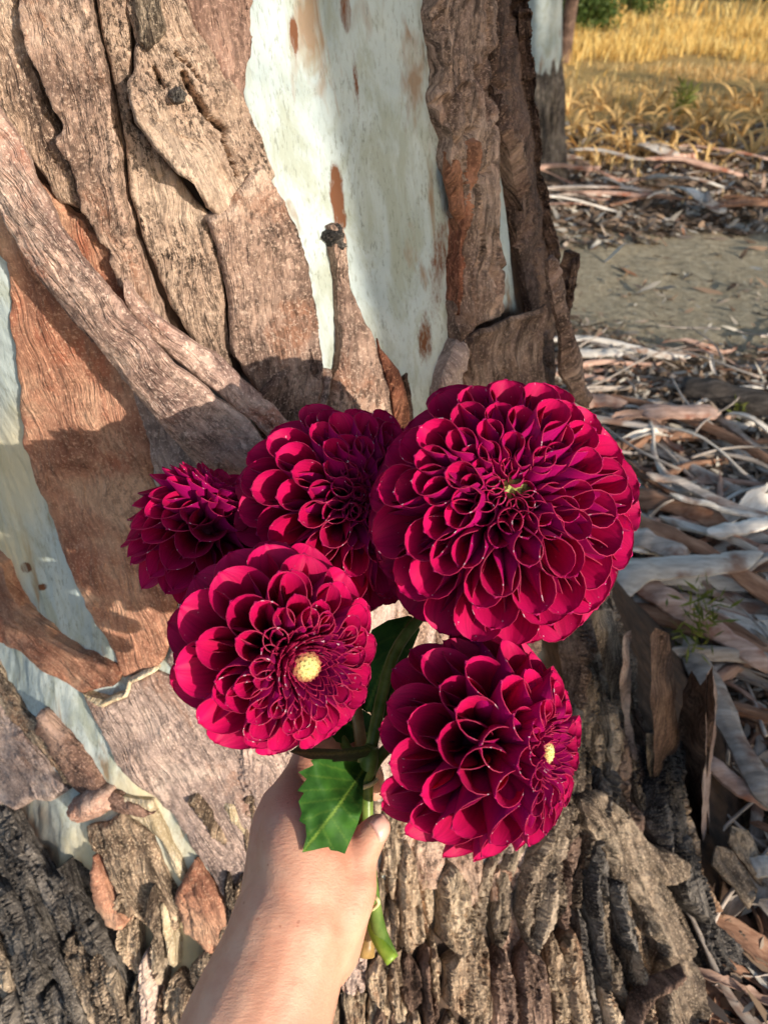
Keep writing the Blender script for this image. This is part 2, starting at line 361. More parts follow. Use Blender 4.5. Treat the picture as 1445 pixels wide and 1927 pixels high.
_seed = [0]
def plate(poly, mat, h=0.006, flow=0.0, fib=0.0012, fibw=9.0, und=0.002, undw=45., jag=4.0, bevel=7.0, curl=0.0, curlw=14.0,
          closed=False, thick=0.003, lift=None, sp=5.0, name='bark_plate', step=6.0, sink=0.006, crack=0.0, label=None, cracks=(), ledge=0.0):
    """one bark plate with its own edge and depth, laid on the trunk; flow is the grain angle in degrees from straight down"""
    _seed[0] += 1; sd = _seed[0]
    J = jagged(poly, step, jag, sd) if jag > 0 else np.asarray(poly, float)
    P2, faces = triangulate(J, sp, sd, None if (closed and sp <= 4) else flow)
    px, py = P2[:, 0], P2[:, 1]
    d = edge_dist(px, py, J)
    a = math.radians(flow); al = px*math.sin(a) + py*math.cos(a); ac = px*math.cos(a) - py*math.sin(a)
    wob = 10 * vnoise(al/60., ac/60., sd, 2)
    fb = fbm((ac + wob)/fibw, al/(fibw*9), sd, 3, 31)
    H = h * (0.62 + 0.38 * sstep(0, bevel, d)) + und * fbm(px/undw, py/undw, sd, 3, 41) + fib * (1 - 2*np.abs(fb)) * sstep(0, 6, d)
    H = H + 0.0005 * fbm(px/7., py/7., sd, 2, 51)
    if ledge:
        tr_ = fbm((ac + wob)/26., al/260., sd, 2, 55); H = H + ledge*(sstep(-0.14, -0.09, tr_) + sstep(0.12, 0.17, tr_) + sstep(0.36, 0.41, tr_) - 1.5)
    if crack:
        c = np.abs(fbm((ac + 1.6*wob)/(fibw*2.6), al/(fibw*13), sd + 5, 2, 61)); H = H - crack * sstep(0.10, 0.02, c)
    for cl, cw_, cdp in cracks:
        for (ax_, ay_), (bx_, by_) in zip(cl[:-1], cl[1:]):
            tt = np.clip(((px-ax_)*(bx_-ax_) + (py-ay_)*(by_-ay_))/((bx_-ax_)**2 + (by_-ay_)**2), 0, 1); dd = np.hypot(px-ax_-tt*(bx_-ax_), py-ay_-tt*(by_-ay_)) + 1.5*vnoise(px/7., py/7., sd, 75)
            H = H - cdp*sstep(cw_, cw_*0.35, dd)
    if curl: H = H + curl * np.exp(-d/curlw) * sstep(-0.25, 0.35, vnoise(px/45., py/45., sd, 71))
    if lift is not None: H = H + lift(px, py, d)
    p, n, hit = cast(px, py)
    top = p + n * H[:, None]
    bot = p + n * (H - thick if closed else np.full_like(H, -sink))[:, None]
    V, Fc = shell(top, bot, faces, closed)
    ids = sorted({i for e in boundary(faces) for i in e}); ext = lambda q: np.concatenate([q, q, q[ids], q[ids]] if closed else [q, q[ids], q[ids]])
    o = link(name, mesh_from(name, V, Fc, name not in ('bark_strand', 'bark_block'), dict(ga=ext(al*0.0006), gc=ext((ac + wob*0.6)*0.0006) + np.concatenate([np.zeros(len(V) - len(ids)), np.full(len(ids), 0.022)]), gs=np.full(len(V), (sd % 50)*0.37))), M[mat], tree)
    nb = len(top)
    if label: o['label'] = label
    return o

# --- layer of thin inner bark at the left
plate([(-60,320),(60,330),(230,480),(330,640),(300,760),(290,900),(315,1000),(340,1080),(330,1180),(310,1240),(300,1252),(262,1262),(238,1272),(226,1240),(205,1205),(170,1140),(135,1065),(112,1000),(88,930),(52,840),(45,760),(36,660),(22,570),(20,490),(-10,460),(-60,440)],
      'orange', h=0.006, fib=0.0006, und=0.004, undw=90, jag=5, flow=20, bevel=5, sp=6)
plate([(225,560),(330,640),(400,760),(440,860),(520,960),(560,1100),(540,1240),(440,1300),(330,1262),(318,1240),(345,1180),(350,1080),(330,1000),(305,920),(285,830),(262,760),(248,680)],
      'greypink', h=0.009, fib=0.0006, und=0.004, undw=90, jag=4, flow=20, bevel=7, sp=6)
# --- upper left plates
plate([(-60,-60),(38,-60),(44,20),(62,110),(90,190),(120,270),(150,350),(172,396),(120,380),(40,260),(-60,130)], 'tan2', h=0.006, flow=14, fib=0.0016, jag=4)
plate([(60,-60),(160,-60),(190,60),(215,160),(232,260),(240,350),(262,450),(300,560),(330,640),(290,590),(230,500),(178,395),(150,300),(126,250),(132,232),(105,160),(80,100),(52,20)],
      'tan', h=0.016, flow=14, fib=0.0022, fibw=8, jag=5, curl=0.007, curlw=10)
plate([(172,-60),(236,-60),(246,40),(250,110),(252,230),(276,255),(318,310),(366,372),(392,400),(420,520),(430,640),(440,700),(380,660),(320,560),(282,470),(250,360),(240,270),(222,170),(196,60)],
      'tan2', h=0.008, flow=12, fib=0.0020, fibw=7, jag=3)
plate([(380,400),(420,390),(470,300),(500,340),(532,408),(552,452),(572,540),(590,620),(598,682),(588,748),(560,800),(520,780),(470,712),(435,650),(425,540),(400,440)],
      'tan', h=0.016, flow=10, fib=0.0022, fibw=9, jag=5, und=0.004, curl=0.004)
plate([(320,-60),(470,-60),(464,30),(460,110),(452,176),(466,236),(430,190),(388,110),(350,50)], 'purple', h=0.010, flow=12, fib=0.0022, fibw=7, jag=5)
plate([(240,-60),(318,-60),(340,0),(372,70),(420,140),(452,190),(478,252),(506,330),(470,380),(412,410),(384,384),(364,334),(322,300),(290,262),(266,222),(252,150),(256,80),(240,20)],
      'tan2', h=0.012, flow=22, fib=0.0022, fibw=13, jag=4, und=0.004, undw=60, sp=4, cracks=[([(342,140),(352,165),(376,205),(400,235),(416,245)], 7, 0.016), ([(416,245),(414,265),(430,310),(440,330)], 5, 0.012), ([(290,125),(300,150),(310,165)], 4, 0.01), ([(325,100),(355,130),(372,155)], 4, 0.009), ([(250,120),(280,200),(330,250),(360,262)], 4, 0.004)],
      lift=lambda x, y, d: 0.030 * np.exp(-((x - (262 + 0.62*(y-190)))/34.)**2) * sstep(60, 180, y) * sstep(420, 330, y))
plate([(250,-60),(282,-60),(300,10),(312,60),(300,82),(280,100),(262,84),(254,30)], 'grey', h=0.020, flow=10, fib=0.001, jag=3)
# knot on the plate
plate([(316,168),(336,160),(348,176),(344,192),(326,196),(314,184)], 'charcoal', h=0.022, fib=0.006, fibw=6, und=0.005, undw=9, jag=3, sp=2.6, step=3.5, name='bark_knot', sink=-0.002)
# --- hanging diagonal ribbons
def rib(cx0, cy0, cx1, cy1, w, hh, base=0.012, z0=0.0):
    L = math.hypot(cx1-cx0, cy1-cy0); ux, uy = (cx1-cx0)/L, (cy1-cy0)/L
    def f(x, y, d):
        s = ((x-cx0)*ux + (y-cy0)*uy)/L; q = (-(x-cx0)*uy + (y-cy0)*ux)/w
        return base + hh*np.sqrt(np.clip(1.05 - q*q, 0.0, 1)) * (0.55 + 0.45*np.sin(np.clip(s, 0, 1)*math.pi)) + 0.004*vnoise(s*6, q*2, 3)
    return f
plate([(-60,60),(0,122),(70,215),(128,308),(176,390),(220,452),(268,512),(305,560),(350,622),(410,690),(468,752),(512,822),(530,880),(470,884),(426,862),(378,804),(330,748),(286,696),(250,634),(216,584),(186,566),(200,590),(214,606),(196,596),(160,556),(118,496),(90,440),(62,386),(28,312),(0,296),(-60,280)],
      'pink', h=0.004, flow=38, fib=0.0016, fibw=9, jag=4, closed=True, thick=0.004, lift=rib(40, 260, 500, 850, 82, 0.030, 0.022), name='bark_ribbon', label='broad pinkish bark ribbon hanging diagonally off the trunk')
plate([(262,500),(300,545),(352,592),(410,640),(470,702),(520,752),(552,800),(548,830),(520,822),(480,766),(420,706),(360,648),(310,602),(276,552)],
      'pink', h=0.004, flow=40, fib=0.0016, fibw=8, jag=3, closed=True, thick=0.005, lift=rib(270, 530, 545, 815, 24, 0.018, 0.022), name='bark_ribbon')
# --- centre and right of the pale face
plate([(612,425),(622,420),(634,430),(640,470),(648,520),(662,570),(690,632),(704,668),(726,690),(748,770),(752,840),(560,840),(592,790),(612,742),(626,690),(632,640),(628,560),(620,480)],
      'tan', h=0.012, flow=4, fib=0.0022, fibw=8, jag=4, curl=0.004)
plate([(603,448),(606,436),(616,432),(617,422),(630,419),(635,430),(632,446),(636,462),(628,476),(618,470),(614,456)], 'charcoal', h=0.012, fib=0.006, fibw=6, und=0.006, undw=9, jag=3, sp=2.6, step=3.5, name='bark_knot', sink=0.002)
plate([(690,632),(698,650),(712,668),(730,690),(746,730),(752,800),(730,800),(716,730),(700,680)], 'rust', h=0.018, flow=-8, fib=0.002, fibw=6, jag=3, closed=True, lift=lambda x, y, d: 0.006*np.exp(-d/8))
plate([(484,724),(506,700),(530,670),(566,648),(584,690),(596,752),(600,840),(500,840),(478,770)], 'brown', h=0.012, flow=-8, fib=0.002, fibw=8, jag=4, curl=0.012, curlw=10, lift=lambda x, y, d: 0.012*sstep(560, 500, x))
plate([(596,690),(610,690),(604,750),(590,800),(580,780),(590,730)], 'tan', h=0.020, jag=3, closed=True, sp=3)
plate([(747,705),(755,698),(762,760),(764,820),(744,820)], 'dark', h=0.018, jag=2, closed=True, sp=3.5)
plate([(792,-60),(905,-60),(908,60),(902,150),(908,250),(912,330),(906,400),(918,480),(928,560),(934,590),(900,604),(868,614),(842,640),(838,600),(848,500),(851,425),(840,402),(848,366),(834,338),(822,300),(826,262),(812,236),(800,196),(806,156),(800,100),(794,40)],
      'brown', h=0.014, flow=-3, fib=0.0035, fibw=13, jag=5, und=0.003, crack=0.007, curl=0.008, curlw=7, sp=4)
plate([(820,285),(836,300),(848,350),(852,400),(846,430),(832,395),(820,340)], 'rust', h=0.018, flow=-8, fib=0.002, jag=4, closed=True, sp=3.5)
plate([(848,270),(862,262),(866,300),(856,380),(852,430),(846,470),(848,520),(843,590),(838,560),(842,470),(846,400),(850,330)], 'rust', h=0.024, flow=-2, fib=0.002, jag=4, sp=3.5)
plate([(908,-60),(988,-60),(990,60),(994,160),(1002,260),(1014,330),(1030,410),(1044,480),(1048,560),(1038,640),(1032,760),(1004,760),(996,640),(986,560),(972,480),(958,420),(962,350),(948,290),(932,240),(918,160),(912,60)],
      'dark', h=0.007, flow=-4, fib=0.0035, fibw=13, jag=4, und=0.003, crack=0.006, sp=4)
plate([(1028,560),(1036,510),(1048,474),(1064,482),(1058,540),(1046,600),(1036,640)], 'dark', h=0.020, jag=3, closed=True, thick=0.005, sp=4)
plate([(920,180),(934,230),(952,290),(966,350),(960,400),(948,360),(934,300),(918,250)], 'dark', h=0.020, flow=-8, fib=0.003, jag=4, sp=4)
plate([(954,492),(966,484),(976,510),(988,570),(1002,630),(1020,690),(1040,744),(1036,770),(1016,750),(1000,700),(984,630),(966,560)],
      'brown', h=0.010, flow=-18, fib=0.002, fibw=5, jag=2.5, step=4.0, closed=True, thick=0.004, lift=rib(960, 490, 1035, 760, 18, 0.010, 0.030), sp=3, name='bark_ribbon')
plate([(848,636),(870,616),(900,604),(932,588),(968,572),(972,600),(970,640),(982,700),(990,800),(860,800),(852,720)], 'brown', h=0.018, flow=0, fib=0.003, fibw=12, jag=5, closed=True, thick=0.003, sp=3.5, crack=0.004,
      lift=lambda x, y, d: 0.012*np.exp(-d/9.)*sstep(700, 600, y) + 0.012*sstep(860, 970, x))
plate([(806,800),(806,730),(822,680),(846,630),(856,650),(850,720),(852,800)], 'greypink', h=0.020, flow=6, jag=5, fib=0.002, curl=0.006, curlw=8)
plate([(968,600),(1000,690),(1010,800),(980,800),(972,700)], 'charcoal', h=0.004, jag=3)
plate([(1000,660),(1030,740),(1060,900),(1090,1100),(1110,1180),(980,1180),(940,900),(960,760)], 'dark', h=0.010, flow=-6, fib=0.004, jag=4, sp=8)
# --- hidden mostly by the flowers
plate([(560,800),(760,790),(960,780),(980,1180),(940,1240),(720,1300),(560,1260),(540,1000)], 'greypink', h=0.006, jag=4, sp=9, und=0.004)
# --- lower left
plate([(-60,1010),(-10,1030),(20,1052),(58,1132),(118,1192),(180,1228),(222,1246),(238,1262),(226,1282),(168,1296),(128,1272),(64,1222),(0,1196),(-60,1190)], 'orange', h=0.010, flow=50, fib=0.0012, jag=4, curl=0.003, lift=lambda x, y, d: 0.004*np.exp(-d/6))
plate([(170,1302),(205,1318),(240,1308),(252,1280),(300,1262),(330,1272),(440,1308),(520,1270),(600,1300),(600,1420),(520,1480),(500,1560),(470,1700),(452,1740),(410,1650),(372,1590),(330,1530),(306,1500),(262,1474),(232,1440),(206,1390),(184,1340)],
      'greypink', h=0.010, flow=30, fib=0.0012, fibw=10, jag=6, und=0.004, undw=70, crack=0.002, sp=6)
plate([(168,1296),(206,1308),(244,1296),(250,1268),(300,1246),(304,1254),(258,1278),(250,1304),(206,1320),(180,1312)], 'cream', h=0.016, jag=3, sp=3, name='bark_edge')
plate([(-60,1260),(0,1290),(34,1340),(66,1388),(108,1450),(140,1480),(110,1500),(70,1500),(40,1520),(-10,1500),(-60,1470)], 'greypink', h=0.010, flow=35, fib=0.002, fibw=9, jag=5, curl=0.003)
plate([(0,1240),(20,1280),(60,1340),(100,1380),(150,1440),(160,1480),(130,1470),(80,1400),(40,1370),(0,1310),(-40,1270)], 'rough', h=0.008, flow=40, fib=0.003, fibw=6, jag=5)
plate([(90,1330),(120,1360),(160,1400),(180,1440),(210,1480),(250,1500),(300,1520),(280,1530),(230,1520),(190,1500),(150,1470),(120,1430),(80,1370)], 'purple', h=0.012, flow=48, fib=0.003, fibw=7, jag=5, curl=0.004)
plate([(150,1490),(186,1470),(214,1478),(226,1510),(204,1530),(170,1540),(150,1530)], 'pink', h=0.018, jag=6, fib=0.003, fibw=7, lift=lambda x, y, d: 0.010*sstep(0, 22, d))
plate([(172,1550),(210,1540),(236,1520),(252,1540),(290,1560),(310,1620),(330,1660),(352,1700),(330,1760),(300,1760),(262,1720),(236,1700),(220,1660),(190,1600)],
      'rough', h=0.010, flow=24, fib=0.002, fibw=9, jag=5, crack=0.003)
plate([(236,1494),(262,1498),(292,1500),(306,1534),(318,1560),(326,1582),(348,1620),(362,1660),(346,1650),(326,1610),(308,1572),(286,1552),(252,1530)], 'cream', h=0.010, jag=3, flow=30, sp=3.5, name='bark_edge')
plate([(312,1690),(320,1686),(330,1720),(344,1770),(340,1810),(330,1800),(322,1750)], 'cream', h=0.018, jag=3, sp=3.5, name='bark_edge')
plate([(190,1600),(210,1640),(236,1700),(256,1720),(240,1740),(220,1730),(200,1690),(190,1650)], 'orange', h=0.020, flow=25, fib=0.002, jag=4, curl=0.006)
plate([(360,1490),(382,1480),(398,1500),(420,1540),(436,1570),(430,1580),(404,1560),(380,1520)], 'rough', h=0.016, jag=4, fib=0.004, fibw=5, sp=4)
plate([(420,1500),(446,1500),(462,1530),(474,1560),(462,1566),(440,1536)], 'cream', h=0.014, jag=3, sp=4, name='bark_edge')
plate([(330,1700),(372,1610),(408,1660),(448,1744),(440,1800),(400,1780),(360,1740)], 'orange', h=0.012, flow=20, fib=0.003, fibw=8, jag=5, crack=0.004)
# --- rough blocks round the base
def blocks(x0, x1, y0, y1, cw, lean0, lean1, mats, hmin=0.012, hmax=0.026, seed=1, lmin=110, lmax=300, keep=None, crack=0.008):
    r = random.Random(seed); ncol = max(1, int((x1 - x0)/cw))
    def warp(u, y):
        t = (y - y0)/(y1 - y0); f = u/ncol
        x = x0 + (x1 - x0)*f + (lean0 + (lean1 - lean0)*f)*(y - y0)
        return (x + 13*float(vnoise(u*0.7 + seed, y/60., 0, 81)) , y + 10*float(vnoise(u*0.9, y/50., 4, 82)))
    for k in range(ncol):
        y = y0 - r.uniform(0, 60)
        while y < y1:
            L = r.uniform(lmin, lmax); e = y + L; g = r.uniform(2.0, 5.0)/cw
            ys = np.linspace(y + 4, e - 4, max(3, int(L/24)))
            tp = r.uniform(-0.15, 0.15); tq = r.uniform(-0.15, 0.15)
            left = [warp(k + g + tp*math.sin((v-y)/L*3), v) for v in ys]; right = [warp(k + 1 - g + tq*math.sin((v-y)/L*3), v) for v in ys]
            mid0 = warp(k + 0.5, y - r.uniform(2, 14)); mid1 = warp(k + 0.5, e + r.uniform(2, 14))
            poly = [mid0] + right + [mid1] + left[::-1]
            cxm = np.mean([p[0] for p in poly]); cym = np.mean([p[1] for p in poly])
            if keep is None or keep(cxm, cym):
                fl = math.degrees(math.atan(lean0 + (lean1-lean0)*(k+.5)/ncol))
                plate(poly, r.choice(mats), h=r.uniform(hmin, hmax), flow=fl, fib=0.0026, fibw=r.uniform(7, 11), und=0.003, undw=80, jag=5, bevel=3, crack=crack, curl=0.006*r.random(), curlw=8, sp=4.8, ledge=0.0025, name='bark_block')
            y = e
def strands(ys, xl, xr, ncol, mats, hmin, hmax, seed, lmin, lmax, keep=None, crack=0.006, wob=8.0):
    """long torn fibres of bark that follow the flare, each its own piece"""
    r = random.Random(seed); wts = np.array([r.choice((0.45, 0.7, 1.0, 1.5, 2.2)) for _ in range(ncol)]); cw_ = np.concatenate([[0], np.cumsum(wts)/wts.sum()]); xs = lambda u, y: float(np.interp(y, ys, xl) + (np.interp(y, ys, xr) - np.interp(y, ys, xl))*np.interp(u, np.arange(ncol + 1), cw_) + wob*vnoise(u*0.8 + seed, y/70., 0, 81))
    for k in range(ncol):
        y = ys[0] - r.uniform(0, lmin)
        while y < ys[-1]:
            L = r.uniform(lmin, lmax); e = min(y + L, ys[-1] + 10); yy = np.linspace(y, e, max(4, int((e-y)/26)))
            if e - y < 30: break
            a0, a1 = r.uniform(-0.10, 0.10), r.uniform(-0.10, 0.10); g = 0.05
            prof = np.minimum(1, np.minimum((yy - y)/(0.16*L) + 0.15, (e - yy)/(0.2*L) + 0.1)) ; sh = r.uniform(0.3, 0.7)
            left = [(xs(k + sh - (sh - g + a0)*p, v), v) for v, p in zip(yy, prof)]; right = [(xs(k + sh + (1 - g - sh + a1)*p, v), v) for v, p in zip(yy, prof)]
            poly = right + left[::-1]; cxm = np.mean([p[0] for p in poly]); cym = np.mean([p[1] for p in poly])
            if keep is None or keep(cxm, cym):
                fl = math.degrees(math.atan2(xs(k+.5, e) - xs(k+.5, y), e - y)); h = r.uniform(hmin, hmax)
                plate(poly, r.choice(mats), h=h, flow=fl, fib=0.0028, fibw=r.uniform(6, 9), und=0.003, undw=90, jag=3.0, bevel=3, crack=crack, curl=0.010*max(0, r.uniform(-0.6, 1)), curlw=6, sp=4.6, ledge=0.0035, name='bark_strand')
            y = e - r.uniform(0, 0.1)*L
def under(poly, mat, h=0.004): plate(poly, mat, h=h, fib=0.004, fibw=14, und=0.006, undw=40, jag=3, sp=8, crack=0.006, name='inner_bark')
strands([1480, 1600, 1750, 1880, 2020], [-260, -180, -90, -40, 0], [60, 140, 215, 260, 290], 11, ['charcoal', 'charcoal', 'grey'], 0.010, 0.028, 3, 110, 300, keep=lambda x, y: x > -60 and (y > 1540 + max(0, x - 30)*0.8))
strands([1660, 1760, 1880, 2020], [225, 240, 260, 280], [470, 470, 465, 470], 7, ['rough', 'grey', 'rough', 'greypink'], 0.010, 0.026, 4, 120, 260, keep=lambda x, y: y > 1725)
blocks(450, 760, 1280, 2010, 60, 0.0, 0.0, ['rough', 'greypink', 'rough'], seed=5, hmin=0.006, hmax=0.016)
blocks(740, 1010, 1180, 1660, 64, 0.02, 0.12, ['rough', 'greypink', 'tan'], seed=6, hmin=0.006, hmax=0.014, crack=0.004)
strands([1640, 1760, 1880, 2020], [700, 690, 690, 690], [860, 880, 890, 890], 6, ['rough', 'rough', 'dark'], 0.010, 0.028, 7, 90, 220)
strands([1140, 1300, 1450, 1580], [1045, 1060, 1045, 1010], [1150, 1180, 1215, 1262], 7, ['grey', 'grey', 'rough', 'brown'], 0.010, 0.032, 9, 160, 380, wob=5)
strands([1540, 1640, 1750, 1880, 2030], [960, 905, 875, 868, 860], [1262, 1305, 1370, 1440, 1530], 13, ['rough', 'grey', 'rough', 'brown', 'charcoal'], 0.010, 0.042, 8, 180, 460)
# --- the root flare at the right
plate([(1046,1486),(1098,1470),(1180,1572),(1250,1608),(1240,1640),(1206,1652),(1232,1700),(1262,1762),(1284,1850),(1300,2000),(1216,2000),(1212,1850),(1202,1762),(1166,1690),(1128,1640),(1080,1560)], 'grey', h=0.046, ledge=0.004, flow=24, fib=0.003, fibw=8, jag=6, crack=0.006, und=0.004, undw=80, sp=4, curl=0.006, curlw=8)
plate([(1150,1860),(1180,1810),(1214,1786),(1210,1810),(1180,1850),(1150,1930),(1140,1930)], 'dark', h=0.05, jag=3, closed=True, lift=lambda x, y, d: 0.03*sstep(1150, 1210, x), sp=4, name='bark_ribbon')
for a, b in (((1330,1560), (1420,1720)), ((1300,1600), (1360,1700))):
    (x0, y0), (x1, y1) = a, b
    plate([(x0, y0), (x0+30, y0+10), (x1+16, y1-20), (x1, y1+10), (x1-20, y1-20), (x0-6, y0+30)], 'grey', h=0.03, flow=30, fib=0.004, jag=5, closed=True, lift=lambda x, y, d: 0.02*np.exp(-d/8), sp=4, name='bark_ribbon')

# free standing flaps of torn bark at the foot of the trunk
def sheet(poly, depth, thick, jag=3.0, sp=5.0, step=6.0, fib=0.0, flow=0.0):
    _seed[0] += 1; J = jagged(poly, step, jag, _seed[0]) if jag else np.asarray(poly, float)
    P2, faces = triangulate(J, sp, _seed[0]); px, py = P2.T; d = edge_dist(px, py, J)
    dep = depth(px, py, d)
    if fib:
        a = math.radians(flow); al = px*math.sin(a) + py*math.cos(a); ac = px*math.cos(a) - py*math.sin(a)
        dep = dep - fib*(1 - 2*np.abs(fbm(ac/9, al/80, _seed[0], 3, 31)))
    top = at(px, py, dep); bot = at(px, py, dep + thick)
    return shell(top, bot, faces, True) + ((px, py, d, top),)
def flap(poly, mat, dep, jag=4):
    V, f, _ = sheet(poly, dep, 0.008, jag, 6, fib=0.004)
    return link('bark_flap', mesh_from('bark_flap', V, f, True, dict(ga=V[:, 2], gc=V[:, 0] + V[:, 1]*0.7, gs=np.full(len(V), _seed[0]*0.37))), M[mat], tree)
def upright(px, py, dx=0.0, on_trunk=False):
    y0 = float(cast(np.array([px]), np.array([py]))[0][0, 1]) if on_trunk else float(ground_at(np.array(px), np.array(py))[1])
    return lambda x, y, d: (y0 + 0.02*vnoise(x/30., y/60., 2) + dx*(x - px)/100.)/(CP + SP*(-(y - CY)/F))
flap([(1222,1196),(1232,1180),(1258,1192),(1266,1260),(1274,1360),(1284,1460),(1300,1590),(1240,1600),(1232,1450),(1224,1320)], 'dark', upright(1270., 1560., 0.10))
flap([(1272,1400),(1284,1300),(1300,1262),(1318,1290),(1340,1252),(1344,1330),(1338,1400),(1330,1440),(1326,1520),(1340,1600),(1270,1600),(1268,1480)], 'dark', upright(1300., 1570., -0.12))
flap([(1326,1270),(1340,1250),(1350,1330),(1344,1400),(1336,1450),(1334,1540),(1350,1610),(1326,1600),(1318,1520),(1324,1440),(1330,1380)], 'greypink', upright(1335., 1590., 0.3))
flap([(1172,1200),(1184,1186),(1188,1260),(1184,1330),(1194,1400),(1208,1440),(1190,1440),(1172,1360),(1168,1280)], 'greypink', upright(1196., 1425., 0.1, True))
flap([(1110,1150),(1150,1150),(1168,1220),(1172,1300),(1176,1380),(1156,1340),(1136,1260)], 'grey', upright(1160., 1350., 0.1, True))
flap([(1215,1380),(1228,1380),(1236,1440),(1240,1510),(1228,1500),(1218,1440)], 'grey', upright(1230., 1490., 0.0, True))

# limbs and crown high above the picture
def leaf_cloud(center, radii, n, size, seed, clumps=40, asp=3.0):
    r = np.random.default_rng(seed)
    c = r.normal(size=(clumps, 3)); c /= np.linalg.norm(c, axis=1)[:, None]; c *= r.uniform(0.45, 1.0, (clumps, 1))
    k = r.integers(0, clumps, n); p = c[k] + r.normal(scale=0.17, size=(n, 3))
    P = np.asarray(center) + p * np.asarray(radii)
    a = r.normal(size=(n, 3)); a /= np.linalg.norm(a, axis=1)[:, None]
    b = np.cross(a, r.normal(size=(n, 3))); b /= np.linalg.norm(b, axis=1)[:, None]
    s = size * r.uniform(0.6, 1.3, (n, 1))
    V = np.stack([P - a*s*asp/2, P + b*s/2, P + a*s*asp/2, P - b*s/2], 1).reshape(-1, 3)
    return V, np.arange(4*n).reshape(-1, 4)
def foliage_mat(name, c1, c2, c3):
    t = NT(name); g = t.n('NewGeometry'); n = t.noise(t.coord(), 2.2, 3, 0.6)
    c = t.mix(g.outputs['Random Per Island'], t.ramp(n, [(0.35, c1), (0.65, c2)]), c3); t.base(c)
    tr = t.n('BsdfTranslucent'); t.l(c, tr.inputs[0]); mx = t.n('MixShader'); mx.inputs[0].default_value = 0.3
    t.l(t.p.outputs[0], mx.inputs[1]); t.l(tr.outputs[0], mx.inputs[2]); t.l(mx.outputs[0], t.out.inputs[0])
    return t.fin(0.55, 0.3)
M['gumleaf'] = foliage_mat('gum_foliage', (0.05, 0.085, 0.03, 1), (0.075, 0.11, 0.04, 1), (0.11, 0.13, 0.05, 1))
M['shrubleaf'] = foliage_mat('shrub_foliage', (0.035, 0.075, 0.015, 1), (0.07, 0.12, 0.025, 1), (0.12, 0.17, 0.04, 1))
V, f = leaf_cloud((-0.75, 1.1, 6.4), (2.2, 2.2, 1.3), 9000, 0.03, 5, 60); link('crown', mesh_from('crown', V, f, False), M['gumleaf'], tree)
for k, e in enumerate(((-1.6, 0.5, 6.4), (0.9, 1.9, 6.6), (0.2, 0.3, 6.9))):
    V, f = tube(spline([(-0.56, 0.915, 4.4), (-0.56 + 0.35*(e[0]+0.56), 0.915 + 0.35*(e[1]-0.915), 5.3), e], 10), np.linspace(0.13, 0.03, 10), 8)
    link('limb', mesh_from('limb', V, f), M['wood'], tree)

# ------------------------------------------------------------------ ground
def ground_h(x, y):
    near = sstep(1.0, 0.2, np.hypot(x - 0.4, y - 0.6))
    return 0.02*fbm(x*1.3, y*1.3, 0, 4, 91) + 0.008*fbm(x*9, y*9, 0, 3, 92)
def gm():
    t = NT('dirt_ground'); v = t.coord()
    a = t.noise(v, 2.2, 6, 0.65); b = t.noise(v, 30, 5, 0.7); c_ = t.noise(v, 160, 3, 0.7)
    dirt = t.ramp(b, [(0.3, lin(96, 80, 62)), (0.5, lin(136, 118, 94)), (0.7, lin(170, 152, 124))])
    red = t.ramp(b, [(0.3, lin(92, 64, 46)), (0.6, lin(142, 104, 74))])
    c = t.mix(t.ramp(a, [(0.42, 0.0), (0.58, 1.0)]), dirt, red)
    pth = t.attr('path'); grey = t.ramp(b, [(0.3, lin(128, 118, 98)), (0.5, lin(164, 152, 128)), (0.7, lin(192, 180, 156))])
    c = t.mix(pth, c, grey)
    lit = t.attr('litter'); c = t.mix(lit, c, t.ramp(b, [(0.3, lin(54, 44, 36)), (0.6, lin(112, 96, 78))]))
    gr = t.attr('grassy'); c = t.mix(gr, c, t.ramp(b, [(0.3, lin(136, 106, 62)), (0.6, lin(206, 172, 108))]))
    c = t.mix(t.ramp(c_, [(0.56, 0.0), (0.66, 0.6)]), c, lin(190, 172, 140))
    c = t.mix(t.ramp(c_, [(0.32, 0.6), (0.42, 0.0)]), c, lin(54, 44, 36))
    t.base(c); t.bump(t.math('ADD', b, t.math('MULTIPLY', c_, 0.6)), 0.8, 0.012)
    return t.fin(0.95, 0.1)
g1 = np.concatenate([-np.geomspace(150, 3.2, 26, endpoint=False), np.linspace(-3.2, 5.0, 260), np.geomspace(5.06, 150, 40)])
g2 = np.concatenate([-np.geomspace(150, 3.2, 26, endpoint=False), np.linspace(-3.2, 7.0, 300), np.geomspace(7.06, 150, 40)])
GX, GY = np.meshgrid(g1, g2); GZ = ground_h(GX, GY)
wv = 0.25*fbm(GX*0.8, GY*0.8, 0, 4, 95)
path = sstep(2.0, 2.4, GY + wv) * sstep(3.75, 3.4, GY + wv)
litter = sstep(2.35, 1.9, GY + 1.0*wv)
grassy = sstep(4.3, 5.2, GY + 2*wv)
nx, ny = len(g1), len(g2); i, j = np.meshgrid(np.arange(ny-1), np.arange(nx-1), indexing='ij')
gf = np.stack([i*nx + j, i*nx + j+1, (i+1)*nx + j+1, (i+1)*nx + j], -1).reshape(-1, 4)
tag(link('ground', mesh_from('ground', np.stack([GX, GY, GZ], -1).reshape(-1, 3), gf, True, dict(path=path.ravel(), litter=litter.ravel(), grassy=grassy.ravel())), gm()), kind='structure')

